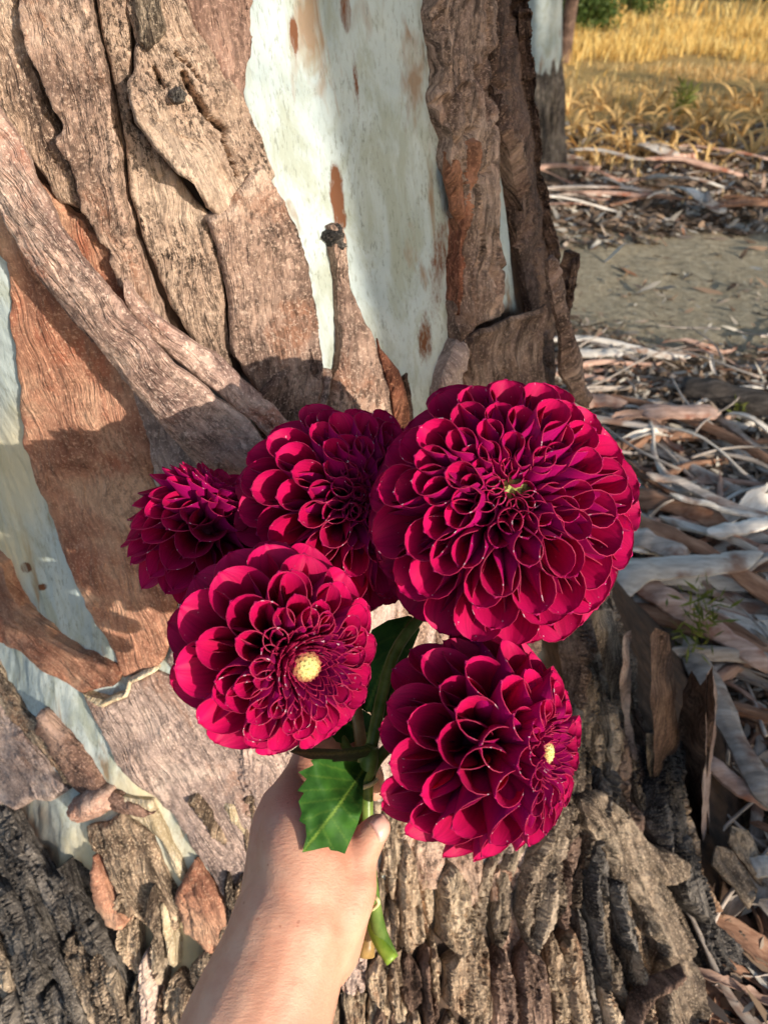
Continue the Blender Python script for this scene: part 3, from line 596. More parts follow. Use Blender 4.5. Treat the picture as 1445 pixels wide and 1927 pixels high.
# ------------------------------------------------------------------ fallen bark, twigs, litter
def strip_mat(name, a, b, c, stain):
    t = NT(name); oi = t.n('ObjectInfo')
    v = t.coord(scale=(0.18, 1, 1)); n = t.noise(v, 60, 5, 0.7); q = t.noise(t.coord(), 12, 3, 0.6)
    col = t.ramp(n, [(0.3, a), (0.5, b), (0.7, c)])
    col = t.mix(t.ramp(q, [(0.56, 0.0), (0.68, 0.8)]), col, stain)
    hs = t.n('HueSaturation'); t.l(col, hs.inputs['Color']); mr = t.n('MapRange'); mr.inputs[3].default_value = 0.8; mr.inputs[4].default_value = 1.35
    t.l(oi.outputs['Random'], mr.inputs[0]); t.l(mr.outputs[0], hs.inputs['Value']); t.base(hs.outputs[0])
    t.bump(n, 0.7, 0.004); return t.fin(0.85, 0.2)
M['s_pale'] = strip_mat('fallen_bark_pale', lin(166, 156, 146), lin(208, 200, 190), lin(234, 228, 220), lin(140, 98, 74))
M['s_grey'] = strip_mat('fallen_bark_grey', lin(122, 112, 104), lin(168, 156, 146), lin(200, 188, 178), lin(122, 84, 66))
M['s_brown'] = strip_mat('fallen_bark_brown', lin(92, 66, 52), lin(138, 104, 84), lin(172, 138, 114), lin(112, 66, 46))
M['s_pink'] = strip_mat('fallen_bark_pinkish', lin(134, 104, 92), lin(176, 144, 128), lin(206, 178, 162), lin(134, 76, 52))
M['s_dark'] = strip_mat('fallen_wood_dark', lin(40, 36, 34), lin(66, 60, 56), lin(98, 90, 84), lin(60, 46, 38))
def ribbon(L, W, seed, curl=1.0, bend=0.08, twist=0.5, thick=0.004, nl=26, nw=6, arch=0.02):
    r = np.random.default_rng(seed); s = np.linspace(0, 1, nl); u = np.linspace(-1, 1, nw)
    S, U = np.meshgrid(s, u, indexing='ij')
    wl = W/2*(0.75 + 0.35*vnoise(s*4 + seed, 0.3, 0, 1)) * np.minimum(1, np.minimum(s*9 + 0.25, (1-s)*9 + 0.2))
    cu = curl*(1 + 0.4*vnoise(s*3, seed, 0, 2)); A = U*cu[:, None]
    rr = wl/np.maximum(np.sin(np.minimum(cu, 1.5)), 0.2)
    yy = rr[:, None]*np.sin(A) + (0.10*W*vnoise(S*22, U*3, seed, 3))*(np.abs(U) > 0.9); zz = -rr[:, None]*(np.cos(A) - 1)*(1 if seed % 2 else -1)
    tw = twist*(s - 0.5) + 0.2*vnoise(s*2, seed*1.3, 0, 4)
    y2 = yy*np.cos(tw)[:, None] - zz*np.sin(tw)[:, None]; z2 = yy*np.sin(tw)[:, None] + zz*np.cos(tw)[:, None]
    b = bend*L*np.sin(s*math.pi*r.uniform(0.8, 1.8) + r.uniform(0, 2)); h = arch*np.sin(s*math.pi*r.uniform(1, 2))
    top = np.stack([(S - 0.5)*L, y2 + b[:, None], z2 + h[:, None]], -1)
    top[..., 2] += 0.0015*vnoise(S*30, U*5, seed, 5)
    bot = top - np.array([0, 0, thick]); n = nl*nw; idx = np.arange(n).reshape(nl, nw)
    f = [(idx[a, c], idx[a+1, c], idx[a+1, c+1], idx[a, c+1]) for a in range(nl-1) for c in range(nw-1)]
    V, F_ = shell(top.reshape(-1, 3), bot.reshape(-1, 3), [tuple(map(int, q)) for q in f], True)
    V[:, 2] -= V[:, 2].min()
    return mesh_from('bark_strip', V, F_)
STRIPS = [ribbon(L, W, k, cu, be, tw, ar) for k, (L, W, cu, be, tw, ar) in enumerate([(0.55, 0.05, 0.9, 0.05, 0.6, 0.004), (0.42, 0.035, 1.3, 0.10, 1.0, 0.004), (0.70, 0.06, 0.8, 0.07, 0.5, 0.005),
    (0.30, 0.045, 1.1, 0.04, 0.4, 0.004), (0.50, 0.028, 1.4, 0.12, 1.4, 0.003), (0.36, 0.06, 0.7, 0.05, 0.8, 0.005), (0.62, 0.04, 1.2, 0.09, 0.9, 0.004), (0.25, 0.025, 1.0, 0.08, 0.7, 0.003)])]
KIND = dict(s_pale=('bleached pale bark strip lying in the litter beside the gum tree', 'bleached bark strips in the litter'),
            s_grey=('weathered grey bark strip lying in the litter beside the gum tree', 'grey bark strips in the litter'),
            s_brown=('brown bark strip lying in the litter beside the gum tree', 'brown bark strips in the litter'),
            s_pink=('pinkish bark strip lying in the litter beside the gum tree', 'pinkish bark strips in the litter'))
STRIPM = {}
def put_strip(mesh_i, mat, loc, rot, scale, label=None, group=None):
    key = (mesh_i, mat)
    if key not in STRIPM:
        me = STRIPS[mesh_i].copy(); me.materials.clear(); me.materials.append(M[mat]); STRIPM[key] = me
    o = bpy.data.objects.new('bark_strip', STRIPM[key]); COL.objects.link(o)
    o.location = loc; o.rotation_euler = rot; o.scale = scale
    tag(o, label or KIND[mat][0], 'bark strip', None if label else (group or KIND[mat][1])); return o
def trunk_clear(x, y): ax, ay = axis(np.array(0.05)); return math.hypot(x - ax, y - ay) - float(Rfun(np.array(math.atan2(y-ay, x-ax)), np.array(0.05)))
r = random.Random(5); cnt = 0
while cnt < 235:
    px = r.uniform(960, 1560); py = 560 + 1400*r.random()**1.15
    if py < 655: continue
    g = ground_at(px, py); x, y = float(g[0]), float(g[1])
    if trunk_clear(x, y) < 0.03: continue
    mat = r.choices(['s_pale', 's_grey', 's_brown', 's_pink'], [3.4, 3.0, 1.8, 2.2])[0]
    ang = r.gauss(-0.15, 0.5) if r.random() < 0.8 else r.uniform(-1.5, 1.5)
    if py > 1100: ang -= 0.35
    z = float(ground_h(np.array(x), np.array(y))) + r.uniform(-0.01, 0.028)*(1 if py > 800 else 0.4)
    k = r.uniform(0.6, 1.15)*(0.75 if py < 800 else 1.0)*(0.55 if py > 1350 else 1.0)
    if py > 1300 and mat == 's_pale' and r.random() < 0.7: mat = 's_brown'
    mi = r.randrange(8); sz = ('broad' if mi in (0, 2, 3, 5) else 'narrow') if py > 700 else 'small'
    where = 'on the bare dirt near the charred log' if py < 700 else 'in the litter around the charred log' if py < 850 else 'in the litter above the white curved strip' if py < 1050 else 'in the litter below the white curved strip' if py < 1300 else 'at the foot of the grey root flare'
    hue = dict(s_pale='bleached pale', s_grey='weathered grey', s_brown='dull brown', s_pink='pinkish')[mat]
    put_strip(mi, mat, (x, y, z), (r.uniform(-.35, .35), r.uniform(-.07, .07), ang), (k*r.uniform(0.8, 1.2), k*r.uniform(0.7, 1.25), k), '%s %s bark strip lying %s' % (sz, hue, where))['group'] = '%s %s bark strips %s' % (sz, hue, where)
    cnt += 1
for q in range(34):     # strips beyond the dirt path
    px = r.uniform(1040, 1470); py = r.uniform(292, 415); g = ground_at(px, py)
    mat = r.choice(['s_grey', 's_pale', 's_pink', 's_brown']); k = r.uniform(0.6, 1.4)
    put_strip(r.randrange(8), mat, (float(g[0]), float(g[1]), float(ground_h(g[0], g[1])) + r.uniform(0, .06)), (r.uniform(-.4, .4), r.uniform(-.15, .15), r.gauss(0, .5)), (k, k, k),
              {'s_pale': 'bleached pale bark strip beyond the bare dirt path', 's_grey': 'grey bark strip beyond the bare dirt path', 's_pink': 'pinkish bark strip beyond the bare dirt path', 's_brown': 'brown bark strip beyond the bare dirt path'}[mat])['group'] = 'bark strips beyond the path'
# a few strips traced one by one
def hero_strip(name, pts, w, mat, z, label, cat='bark strip', curl=0.9, thick=0.005, n=30):
    z = z + 0.03
    G = np.array([ground_at(np.array(float(a)), np.array(float(b)), z) for a, b in pts]); C = spline(G, n)
    T = np.gradient(C, axis=0); T /= np.linalg.norm(T, axis=1)[:, None]; N = np.cross([0, 0, 1.0], T); N /= np.linalg.norm(N, axis=1)[:, None]
    s = np.linspace(0, 1, n); u = np.linspace(-1, 1, 8)
    ww = w/2*(0.85 + 0.3*vnoise(s*5, w*99, 0, 2))*np.minimum(1, np.minimum(s*8 + 0.3, (1-s)*8 + 0.15))
    top = C[:, None, :] + N[:, None, :]*(ww[:, None]*np.sin(u*curl)[None]/math.sin(curl))[..., None] + np.array([0, 0, 1.0])*((ww[:, None]*(np.cos(u*curl) - math.cos(curl))[None])*0.8)[..., None]
    top[..., 2] += 0.004*vnoise(s*7, z*50, 0, 3)[:, None] + 0.0015*vnoise(s[:, None]*20 + 0*u, u[None]*4 + 0*s[:, None], 0, 4)
    bot = top - np.array([0, 0, thick]); idx = np.arange(n*8).reshape(n, 8)
    f = [(int(idx[a, c]), int(idx[a+1, c]), int(idx[a+1, c+1]), int(idx[a, c+1])) for a in range(n-1) for c in range(7)]
    V, F_ = shell(top.reshape(-1, 3), bot.reshape(-1, 3), f, True); base = C[n//2].copy(); base[2] = V[:, 2].min()
    o = link(name, mesh_from(name, V - base, F_), M[mat]); o.location = base; return tag(o, label, cat)
hero_strip('bark_strip', [(1140, 1120), (1190, 1078), (1260, 1064), (1340, 1062), (1432, 1042)], 0.065, 's_pale', 0.07, 'widest white bark strip with a rusty stain, curving out past the biggest dahlia')
hero_strip('bark_strip', [(1200, 1088), (1260, 1130), (1340, 1180), (1460, 1262)], 0.060, 's_pink', 0.05, 'broad pinkish bark strip with red stains slanting below the white curved strip')
hero_strip('bark_strip', [(1180, 1000), (1240, 1022), (1300, 1046)], 0.07, 's_grey', 0.055, 'short broad grey bark slab just above the white curved strip')
hero_strip('bark_strip', [(1215, 892), (1280, 905), (1360, 945), (1470, 980)], 0.032, 's_grey', 0.05, 'long narrow grey bark strip running beside a paler twin')
hero_strip('bark_strip', [(1260, 928), (1340, 950), (1400, 966), (1470, 984)], 0.022, 's_pale', 0.06, 'long narrow pale bark strip running beside a greyer twin')
hero_strip('bark_strip', [(1330, 1002), (1400, 990), (1470, 975)], 0.045, 's_pale', 0.06, 'short thick white bark strip pointing at the dahlias')
hero_strip('bark_strip', [(1180, 930), (1270, 950), (1370, 985)], 0.075, 's_brown', 0.035, 'wide brown bark slab under the narrow grey strips')
hero_strip('bark_strip', [(1066, 662), (1120, 664), (1172, 664)], 0.05, 's_pale', 0.02, 'short yellowish bark strip lying alone on the bare dirt')
hero_strip('bark_strip', [(1040, 752), (1110, 752), (1180, 756)], 0.09, 's_pink', 0.03, 'broad pale pink bark slab lying right behind the biggest dahlia')
hero_strip('bark_strip', [(1200, 772), (1280, 774), (1356, 772)], 0.07, 's_pink', 0.04, 'broad pinkish bark slab lying beside the charred log')
hero_strip('bark_strip', [(1290, 1200), (1340, 1300), (1400, 1420), (1460, 1520)], 0.05, 's_grey', 0.05, 'long grey bark strip falling away past the torn upright flaps')
hero_strip('bark_strip', [(1300, 1400), (1380, 1470), (1470, 1520)], 0.035, 's_pink', 0.04, 'pinkish bark strip lying just below the torn upright flaps')
hero_strip('bark_strip', [(1410, 1632), (1450, 1630), (1490, 1634)], 0.035, 's_pale', 0.03, 'small white bark chip lying beside the grey root flare')
C = spline([ground_at(np.array(a), np.array(b), 0.03) for a, b in ((1280., 735.), (1370., 755.), (1500., 790.))], 16)
V, f = tube(C, 0.05*(1 + 0.15*vnoise(np.linspace(0, 6, 16), 0.2)), 12); base = C[8].copy(); base[2] = 0
tag(link('log', mesh_from('log', V - base, f), M['s_dark']), 'charred dark log lying across the bark litter', 'log').location = base
# twigs
TW = []
for k in range(6):
    rr_ = np.random.default_rng(k); s = np.linspace(0, 1, 12); L = rr_.uniform(0.18, 0.5)
    V, f = tube(np.stack([(s-.5)*L, 0.05*L*np.sin(s*5 + k), 0.012*np.sin(s*3 + k) + 0.012], -1), np.linspace(0.004, 0.0018, 12), 6); TW.append(mesh_from('twig', V, f))
for k in range(70):
    px = r.uniform(1000, 1520); py = 640 + 1170*r.random(); g = ground_at(px, py); x, y = float(g[0]), float(g[1])
    if trunk_clear(x, y) < 0.03: continue
    me = TW[k % 6]
    if not me.materials: me.materials.append(M['s_grey'])
    o = bpy.data.objects.new('twig', me); COL.objects.link(o); o.location = (x, y, float(ground_h(np.array(x), np.array(y))) + r.uniform(0.0, .05)); o.rotation_euler = (0, r.uniform(-.1, .1), r.uniform(0, 3.1))
    tag(o, 'thin grey twig lying in the bark litter', 'twig', 'twigs in the bark litter')
# small chips and dead leaves: uncountable
def litter_mat():
    t = NT('litter_chips'); g = t.n('NewGeometry')
    t.base(t.ramp(g.outputs['Random Per Island'], [(0.0, lin(74, 60, 50)), (0.25, lin(124, 104, 86)), (0.5, lin(158, 132, 110)), (0.7, lin(156, 146, 134)), (0.9, lin(206, 198, 184)), (1.0, lin(164, 112, 80))]))
    return t.fin(0.85, 0.2)
M['chips'] = litter_mat()
def chips(n, xr, yr, size, seed, dens, zmax, asp=(2.0, 7.0), tilt=0.35):
    R_ = np.random.default_rng(seed); x = R_.uniform(*xr, n*3); y = R_.uniform(*yr, n*3); k = R_.random(n*3) < dens(x, y); x, y = x[k][:n], y[k][:n]
    ax, ay = axis(np.zeros_like(x)); dd = np.hypot(x-ax, y-ay) - Rfun(np.arctan2(y-ay, x-ax), np.zeros_like(x)); k = dd > 0.0; x, y = x[k], y[k]; n = len(x)
    a = R_.normal(0, 0.9, n); s = size*R_.uniform(0.5, 1.6, n); q = R_.uniform(*asp, n)
    d = np.stack([np.cos(a), np.sin(a), R_.normal(0, tilt, n)], -1); b = np.stack([-np.sin(a), np.cos(a), R_.normal(0, tilt, n)], -1)
    P = np.stack([x, y, ground_h(x, y) + 0.002 + R_.random(n)**2*zmax], -1)
    up = np.array([0, 0, 1.0])*(s*0.25)[:, None]
    d = d*(s*q/2)[:, None]; b = b*(s/2)[:, None]
    V = np.stack([P-d, P-d*0.3+b, P+d*0.5+b*0.8+up, P+d, P+d*0.3-b, P-d*0.6-b*0.8+up], 1).reshape(-1, 3); i0 = np.arange(n)[:, None]*6
    return V, np.concatenate([i0 + np.array([[0, 1, 4, 5]]), i0 + np.array([[1, 2, 3, 4]])])
V, f = chips(36000, (0.1, 2.8), (0.25, 3.0), 0.008, 21, lambda x, y: np.where(y < 2.05, 1.0, 0.04 + 0.9*sstep(2.45, 2.0, y + 0.25*vnoise(x*3, y*3))), 0.035)
tag(link('leaf_litter', mesh_from('leaf_litter', V, f, False), M['chips']), 'small brown bark chips and dead leaves covering the ground', 'litter', kind='stuff')
V, f = chips(14000, (0.5, 4.5), (2.4, 6.0), 0.016, 22, lambda x, y: np.where(y > 3.45 + 0.2*vnoise(x*2, y*2), 0.9, 0.03), 0.02)
tag(link('leaf_litter', mesh_from('leaf_litter', V, f, False), M['chips']), 'scattered dead leaves around the bare dirt path', 'litter', kind='stuff')

# ------------------------------------------------------------------ dry grass, plants and trees behind
def straw_mat(name, a, b, c):
    t = NT(name); g = t.n('NewGeometry'); col = t.ramp(g.outputs['Random Per Island'], [(0.0, a), (0.5, b), (1.0, c)]); t.base(col)
    tr = t.n('BsdfTranslucent'); t.l(col, tr.inputs[0]); mx = t.n('MixShader'); mx.inputs[0].default_value = 0.25
    t.l(t.p.outputs[0], mx.inputs[1]); t.l(tr.outputs[0], mx.inputs[2]); t.l(mx.outputs[0], t.out.inputs[0]); return t.fin(0.7, 0.2)
M['straw'] = straw_mat('dry_straw', lin(208, 160, 84), lin(238, 200, 116), lin(250, 228, 160))
M['straw2'] = straw_mat('dry_strap_leaf', lin(196, 146, 86), lin(234, 194, 126), lin(246, 220, 166))
M['green'] = foliage_mat('weed_green', (0.09, 0.13, 0.02, 1), (0.14, 0.18, 0.03, 1), (0.22, 0.22, 0.04, 1))
def blades(n, region, hgt, wid, seed):
    R_ = np.random.default_rng(seed); x, y = region(R_, n); n = len(x)
    a = R_.uniform(0, 6.283, n); h = hgt*R_.uniform(0.5, 1.3, n); lean = R_.normal(0, 0.35, (n, 2))
    P = np.stack([x, y, ground_h(x, y) - 0.005], -1); s = np.stack([np.cos(a), np.sin(a), 0*a], -1)*(wid*R_.uniform(.6, 1.4, n))[:, None]
    m = P + np.stack([lean[:, 0]*h*0.35, lean[:, 1]*h*0.35, h*0.6], -1); t = P + np.stack([lean[:, 0]*h, lean[:, 1]*h, h*(1 - 0.3*np.abs(lean).sum(1)).clip(0.2)], -1)
    V = np.stack([P - s, P + s, m + s*0.7, m - s*0.7, t + s*.1, t - s*.1], 1).reshape(-1, 3); i0 = np.arange(n)[:, None]*6
    return V, np.concatenate([i0 + np.array([[0, 1, 2, 3]]), i0 + np.array([[3, 2, 4, 5]])])
def reg(y0, y1, patch, p0, fade=1.0):
    def f(R_, n):
        y = y0 + (y1 - y0)*R_.random(n*3)**1.3; x = (-0.25 + 1.05*R_.random(n*3))*y + 0.1
        k = (fbm(x*patch, y*patch, 0, 3, 17) + R_.normal(0, 0.15, n*3) - 0.9*sstep(fade, 0, y - y0)) > p0; return x[k][:n], y[k][:n]
    return f
V, f = blades(22000, reg(6.2, 14.5, 0.9, -0.12, 2.4), 0.18, 0.006, 31); tag(link('dry_grass', mesh_from('dry_grass', V, f, False), M['straw']), 'tall sunlit golden dry grass behind the trees', 'grass', kind='stuff')
V, f = blades(14000, reg(3.9, 9.0, 1.3, 0.05, 1.2), 0.08, 0.004, 32); tag(link('dry_grass', mesh_from('dry_grass', V, f, False), M['straw2']), 'short dry straw tufts behind the dirt path', 'grass', kind='stuff')
V, f = blades(9000, reg(14.5, 30, 0.4, -0.3), 0.28, 0.010, 33); tag(link('dry_grass', mesh_from('dry_grass', V, f, False), M['straw']), 'far pale grass at the edge of the wood', 'grass', kind='stuff')
# dry strap leaved plants
def strap_leaf(L, W, a0, droop, seed):
    s = np.linspace(0, 1, 9); R_ = np.random.default_rng(seed); el = a0 - droop*s**1.4
    x = np.concatenate([[0], np.cumsum(np.cos((el[1:]+el[:-1])/2)*L/8)]); z = np.concatenate([[0], np.cumsum(np.sin((el[1:]+el[:-1])/2)*L/8)]); z = np.maximum(z, 0.004)
    w = W*np.minimum(1, np.minimum(0.5 + s*3, (1.02-s)*2.2)); tw = R_.uniform(-0.8, 0.8)*s
    top = np.stack([np.stack([x - 0*w, w*np.cos(tw), z + w*np.sin(tw)], -1), np.stack([x, 0*w, z - 0.25*w], -1), np.stack([x, -w*np.cos(tw), z - w*np.sin(tw)], -1)], 1)
    bot = top - np.array([0, 0, 0.0015]); idx = np.arange(27).reshape(9, 3); fs = [(int(idx[a, c]), int(idx[a+1, c]), int(idx[a+1, c+1]), int(idx[a, c+1])) for a in range(8) for c in range(2)]
    V, F_ = shell(top.reshape(-1, 3), bot.reshape(-1, 3), fs, True); return mesh_from('leaf', V, F_)
SL = [strap_leaf(L, W, a, d, k) for k, (L, W, a, d) in enumerate([(0.34, 0.009, 1.2, 2.0), (0.28, 0.008, 0.9, 1.6), (0.38, 0.010, 1.3, 2.6), (0.24, 0.009, 0.6, 1.0), (0.30, 0.008, 1.35, 1.5), (0.26, 0.007, 0.4, 0.6)])]
for m_ in SL: m_.materials.append(M['straw2'])
spots = [(1075,262),(1110,240),(1150,282),(1195,228),(1230,262),(1262,240),(1300,270),(1345,236),(1395,262),(1430,230),(1180,300),(1285,210),(1380,205),(1090,300),(1330,300),(1440,285),(1068,215),(1235,205),(1130,205),(1160,245),(1315,232),(1410,300),(1210,295),(1255,300),(1368,285),(1420,200),(1100,275),(1345,262)]
for q, (px, py) in enumerate(spots):
    g = ground_at(np.array(float(px)), np.array(float(py))); e = empty('dry_strap_plant', (float(g[0]), float(g[1]), float(ground_h(g[0], g[1]))), 'dry straw coloured plant with arching strap leaves, sunlit behind the dirt path', 'dry plant', 'dry strap leaved plants')
    for k in range(15):
        o = bpy.data.objects.new('leaf', SL[r.randrange(6)]); COL.objects.link(o); o.parent = e; o.rotation_euler = (0, r.uniform(-.2, .3), r.uniform(0, 6.28)); sc_ = r.uniform(0.6, 1.2); o.scale = (sc_, sc_*1.2, sc_)
def weed(name, px, py, h, n, label, z=0.0, size=0.01, mat='green'):
    g = ground_at(np.array(float(px)), np.array(float(py)), z); g[2] = float(ground_h(g[0], g[1])); e = empty(name, tuple(map(float, g)), label, 'plant')
    R_ = np.random.default_rng(int(px)); st = spline([g, g + [0.01, 0.0, h*0.5], g + [R_.uniform(-.02, .02), 0.0, h]], 10); V, f = tube(st, np.linspace(0.0022, 0.001, 10), 6)
    link('stem', mesh_from('stem', V, f), M[mat], e)
    t = R_.random(n); P = g + np.stack([R_.normal(0, 0.1*h, n), R_.normal(0, 0.1*h, n), h*(0.15 + 0.85*t)], -1); a = R_.normal(size=(n, 3)) + [0, 0, 0.8]; a /= np.linalg.norm(a, axis=1)[:, None]
    b = np.cross(a, R_.normal(size=(n, 3))); b /= np.linalg.norm(b, axis=1)[:, None]
    s = size*R_.uniform(.6, 1.3, (n, 1)); V = np.stack([P, P + a*s*1.2 + b*s*.22, P + a*s*2.6, P + a*s*1.2 - b*s*.22], 1).reshape(-1, 3)
    tag(link('foliage', mesh_from('foliage', V, np.arange(4*n).reshape(-1, 4), False), M[mat], e), kind='stuff')
weed('weed', 1276, 1262, 0.20, 130, 'thin green weed sprig growing up through the bark strips', size=0.012)
weed('weed', 1276, 236, 0.26, 160, 'yellow green weed growing among the dry strap plants', size=0.03)
weed('weed', 1380, 795, 0.06, 40, 'tiny green seedling growing beside the charred log', size=0.01)

def small_tree(name, px, py, rad, top, label, z0mat, lean=0.0, crown=True, sleeve=None, group=None, cr=(2.0, 2.0, 1.4)):
    g = ground_at(np.array(float(px)), np.array(float(py))); g[2] = 0
    e = empty(name, tuple(map(float, g)), label, 'tree', group); n = 40; zz = np.linspace(-0.1, top, n)
    C = np.stack([g[0] + lean*zz + 0.03*np.sin(zz*0.9), g[1] + 0*zz, zz], -1); rr_ = rad*(1 - 0.5*zz/top) + rad*0.35*np.exp(-np.maximum(zz, 0)/0.18)
    V, f = tube(C, rr_, 24); link('trunk', mesh_from('trunk', V, f), M[z0mat], e)
    if sleeve:
        zs = np.linspace(-0.05, sleeve, 60); Cs = np.stack([g[0] + lean*zs + 0.03*np.sin(zs*0.9), g[1] + 0*zs, zs], -1); an = np.linspace(0, 2*np.pi, 72, endpoint=False)
        A, Z = np.meshgrid(an, zs); rs = (rad*(1 - 0.5*Z/top) + rad*0.35*np.exp(-np.maximum(Z, 0)/0.18)) + 0.010 + 0.012*(1 - 2*np.abs(fbm(A*9, Z*3, 0, 3, 77)))
        Z2 = np.where(Z > 0, Z*(1 + 0.20*fbm(A*1.6, 0.5, 0, 3, 78) + 0.05*vnoise(A*9, 0.2, 0, 79)), Z); rs = rs - 0.02*sstep(0.75, 1.0, Z/sleeve)
        V = np.stack([np.interp(Z, zs, Cs[:, 0]) + rs*np.cos(A), g[1] + rs*np.sin(A), Z2], -1).reshape(-1, 3); nt = 72
        f = [(a*nt + b, a*nt + (b+1) % nt, (a+1)*nt + (b+1) % nt, (a+1)*nt + b) for a in range(59) for b in range(nt)]
        link('bark_sleeve', mesh_from('bark_sleeve', V, f), M['grey_o'], e)
    if crown:
        V, f = leaf_cloud((g[0] + lean*top, g[1], top + 0.2), cr, 5000, 0.035, int(px) + 3, 50); tag(link('crown', mesh_from('crown', V, f, False), M['gumleaf'], e), kind=None)
        for s in (-1, 1):
            V, f = tube(spline([C[-12], C[-6] + [0.3*s, 0.1, 0.2], C[-1] + [0.9*s, 0.2*s, 0.5]], 8), np.linspace(rad*0.4, rad*0.12, 8), 8); link('limb', mesh_from('limb', V, f), M[z0mat], e)
    return e
small_tree('gum_tree', 1022, 336, 0.094, 5.5, 'slender pale gum tree with grey fibrous lower bark beyond the big trunk', 'wood', sleeve=0.60, lean=-0.15)
small_tree('gum_tree', 1058, 118, 0.07, 5.0, 'thin dark trunked tree just behind the slender pale gum', 'dark_o')
def shrub(px, py, rx, rz, n, label, z=None, mat='shrubleaf', size=0.03, zc=None, group=None):
    g = ground_at(np.array(float(px)), np.array(float(py))); g[2] = 0; e = empty('shrub', tuple(map(float, g)), label, 'shrub', group)
    zc = zc if zc is not None else rz*0.9
    V, f = leaf_cloud((g[0], g[1], zc), (rx, rx, rz), n, size, int(px*3+py), 60, 2.2); V[:, 2] = np.maximum(V[:, 2], 0.02)
    link('crown', mesh_from('crown', V, f, False), M[mat], e)
    for k in range(4):
        V, f = tube(spline([g + [0, 0, -.05], g + [0.2*rx*math.cos(k*1.7), 0.2*rx*math.sin(k*1.7), zc*0.5], g + [0.6*rx*math.cos(k*1.7), 0.6*rx*math.sin(k*1.7), zc]], 8), np.linspace(0.03, 0.008, 8), 6)
        link('trunk', mesh_from('trunk', V, f), M['dark_o'], e)
shrub(1090, 58, 0.55, 0.42, 5000, 'dense green shrub at the edge of the golden grass', zc=0.40)
shrub(1190, 36, 0.5, 0.5, 4000, 'dark green shrub behind the golden grass', zc=0.5)
shrub(1310, -10, 1.3, 1.3, 5000, 'broad dark shrub far behind the golden grass', zc=1.0, size=0.05)
shrub(1440, 4, 1.4, 1.2, 5000, 'low dark shrub far behind the golden grass where it meets the wood', zc=1.2, size=0.05)
for q, px in enumerate((950, 1130, 1240, 1380, 1500)):
    small_tree('gum_tree', px, -55 - 8*(q % 3), 0.16, 6.0, 'distant gum tree in the wood behind the grass', 'grey_o', group='distant gum trees')

# ------------------------------------------------------------------ unseen trees and shrubs added to shade the scene
us = np.array([to_sun[0], to_sun[1]]); us /= np.linalg.norm(us); pn = np.array([-us[1], us[0]])
if pn[0] < 0: pn = -pn
def shade_pos(p, q): v = pn*p + us*q; return float(v[0]), float(v[1])
def shade_tree(p, q, rad, top, label):
    x, y = shade_pos(p, q); e = empty('gum_tree', (x, y, 0), label, 'tree'); zz = np.linspace(-0.1, top, 30)
    V, f = tube(np.stack([x + 0.03*np.sin(zz*2), y + 0*zz, zz], -1), rad*(1 - 0.25*zz/top) + 0.3*rad*np.exp(-np.maximum(zz, 0)/0.25), 24); link('trunk', mesh_from('trunk', V, f), M['wood'], e)
    V, f = leaf_cloud((x, y, top + 0.8), (1.8, 1.8, 1.1), 4000, 0.04, 77, 50); link('crown', mesh_from('crown', V, f, False), M['gumleaf'], e)
lz = np.linspace(-0.1, 5.0, 36); lp = np.interp(lz, [-0.1, 0.4, 0.8, 1.15, 1.5, 2.2, 5.0], [1.55, 1.32, 1.06, 0.84, 0.73, 0.68, 0.62]); LP = np.array([(*shade_pos(a_, 2.4), z_) for a_, z_ in zip(lp, lz)])  # added shade caster; its lean is shaped to leave the root flare sunlit
le = empty('gum_tree', (float(LP[1, 0]), float(LP[1, 1]), 0), 'unseen stout leaning gum tree added behind the photographer to shade the big trunk', 'tree')
V, f = tube(LP, np.interp(lz, [0, 0.3, 5], [0.40, 0.34, 0.28]), 24); link('trunk', mesh_from('trunk', V, f), M['wood'], le)
V, f = leaf_cloud((LP[-1, 0], LP[-1, 1], 5.8), (1.8, 1.8, 1.1), 4000, 0.04, 77, 50); link('crown', mesh_from('crown', V, f, False), M['gumleaf'], le)
tg = ground_at(np.array(1018.), np.array(336.))[:2]; shade_tree(float(tg @ pn) + 0.02, 3.4, 0.15, 5.5, 'unseen thin gum tree added behind the photographer to shade the slender gum')  # added to put the slender background gum in shade
def shade_shrub(p, q, rx, top, n, label, seed):
    x, y = shade_pos(p, q); e = empty('shrub', (x, y, 0), label, 'shrub', 'unseen shade shrubs added behind the photographer')
    V, f = leaf_cloud((x, y, top*0.5), (rx, rx, top*0.5), n, 0.045, seed, 70, 2.0); V[:, 2] = np.maximum(V[:, 2], 0.02); link('crown', mesh_from('crown', V, f, False), M['shrubleaf'], e)
    V, f = tube([(x, y, -0.05), (x + 0.03, y, top*0.3), (x, y + 0.05, top*0.6)], [0.04, 0.03, 0.015], 8); link('trunk', mesh_from('trunk', V, f), M['dark_o'], e)
for k, (p, q, rx, top) in enumerate([(1.5, 4.0, 0.55, 1.35), (2.2, 4.1, 0.6, 1.25), (2.9, 4.0, 0.6, 1.15), (3.6, 4.2, 0.6, 0.95)]):  # unseen shrubs added so the near ground lies in shade
    shade_shrub(p, q, rx, top, 5200, 'unseen leafy shrub added behind the photographer to shade the ground', 300 + k)

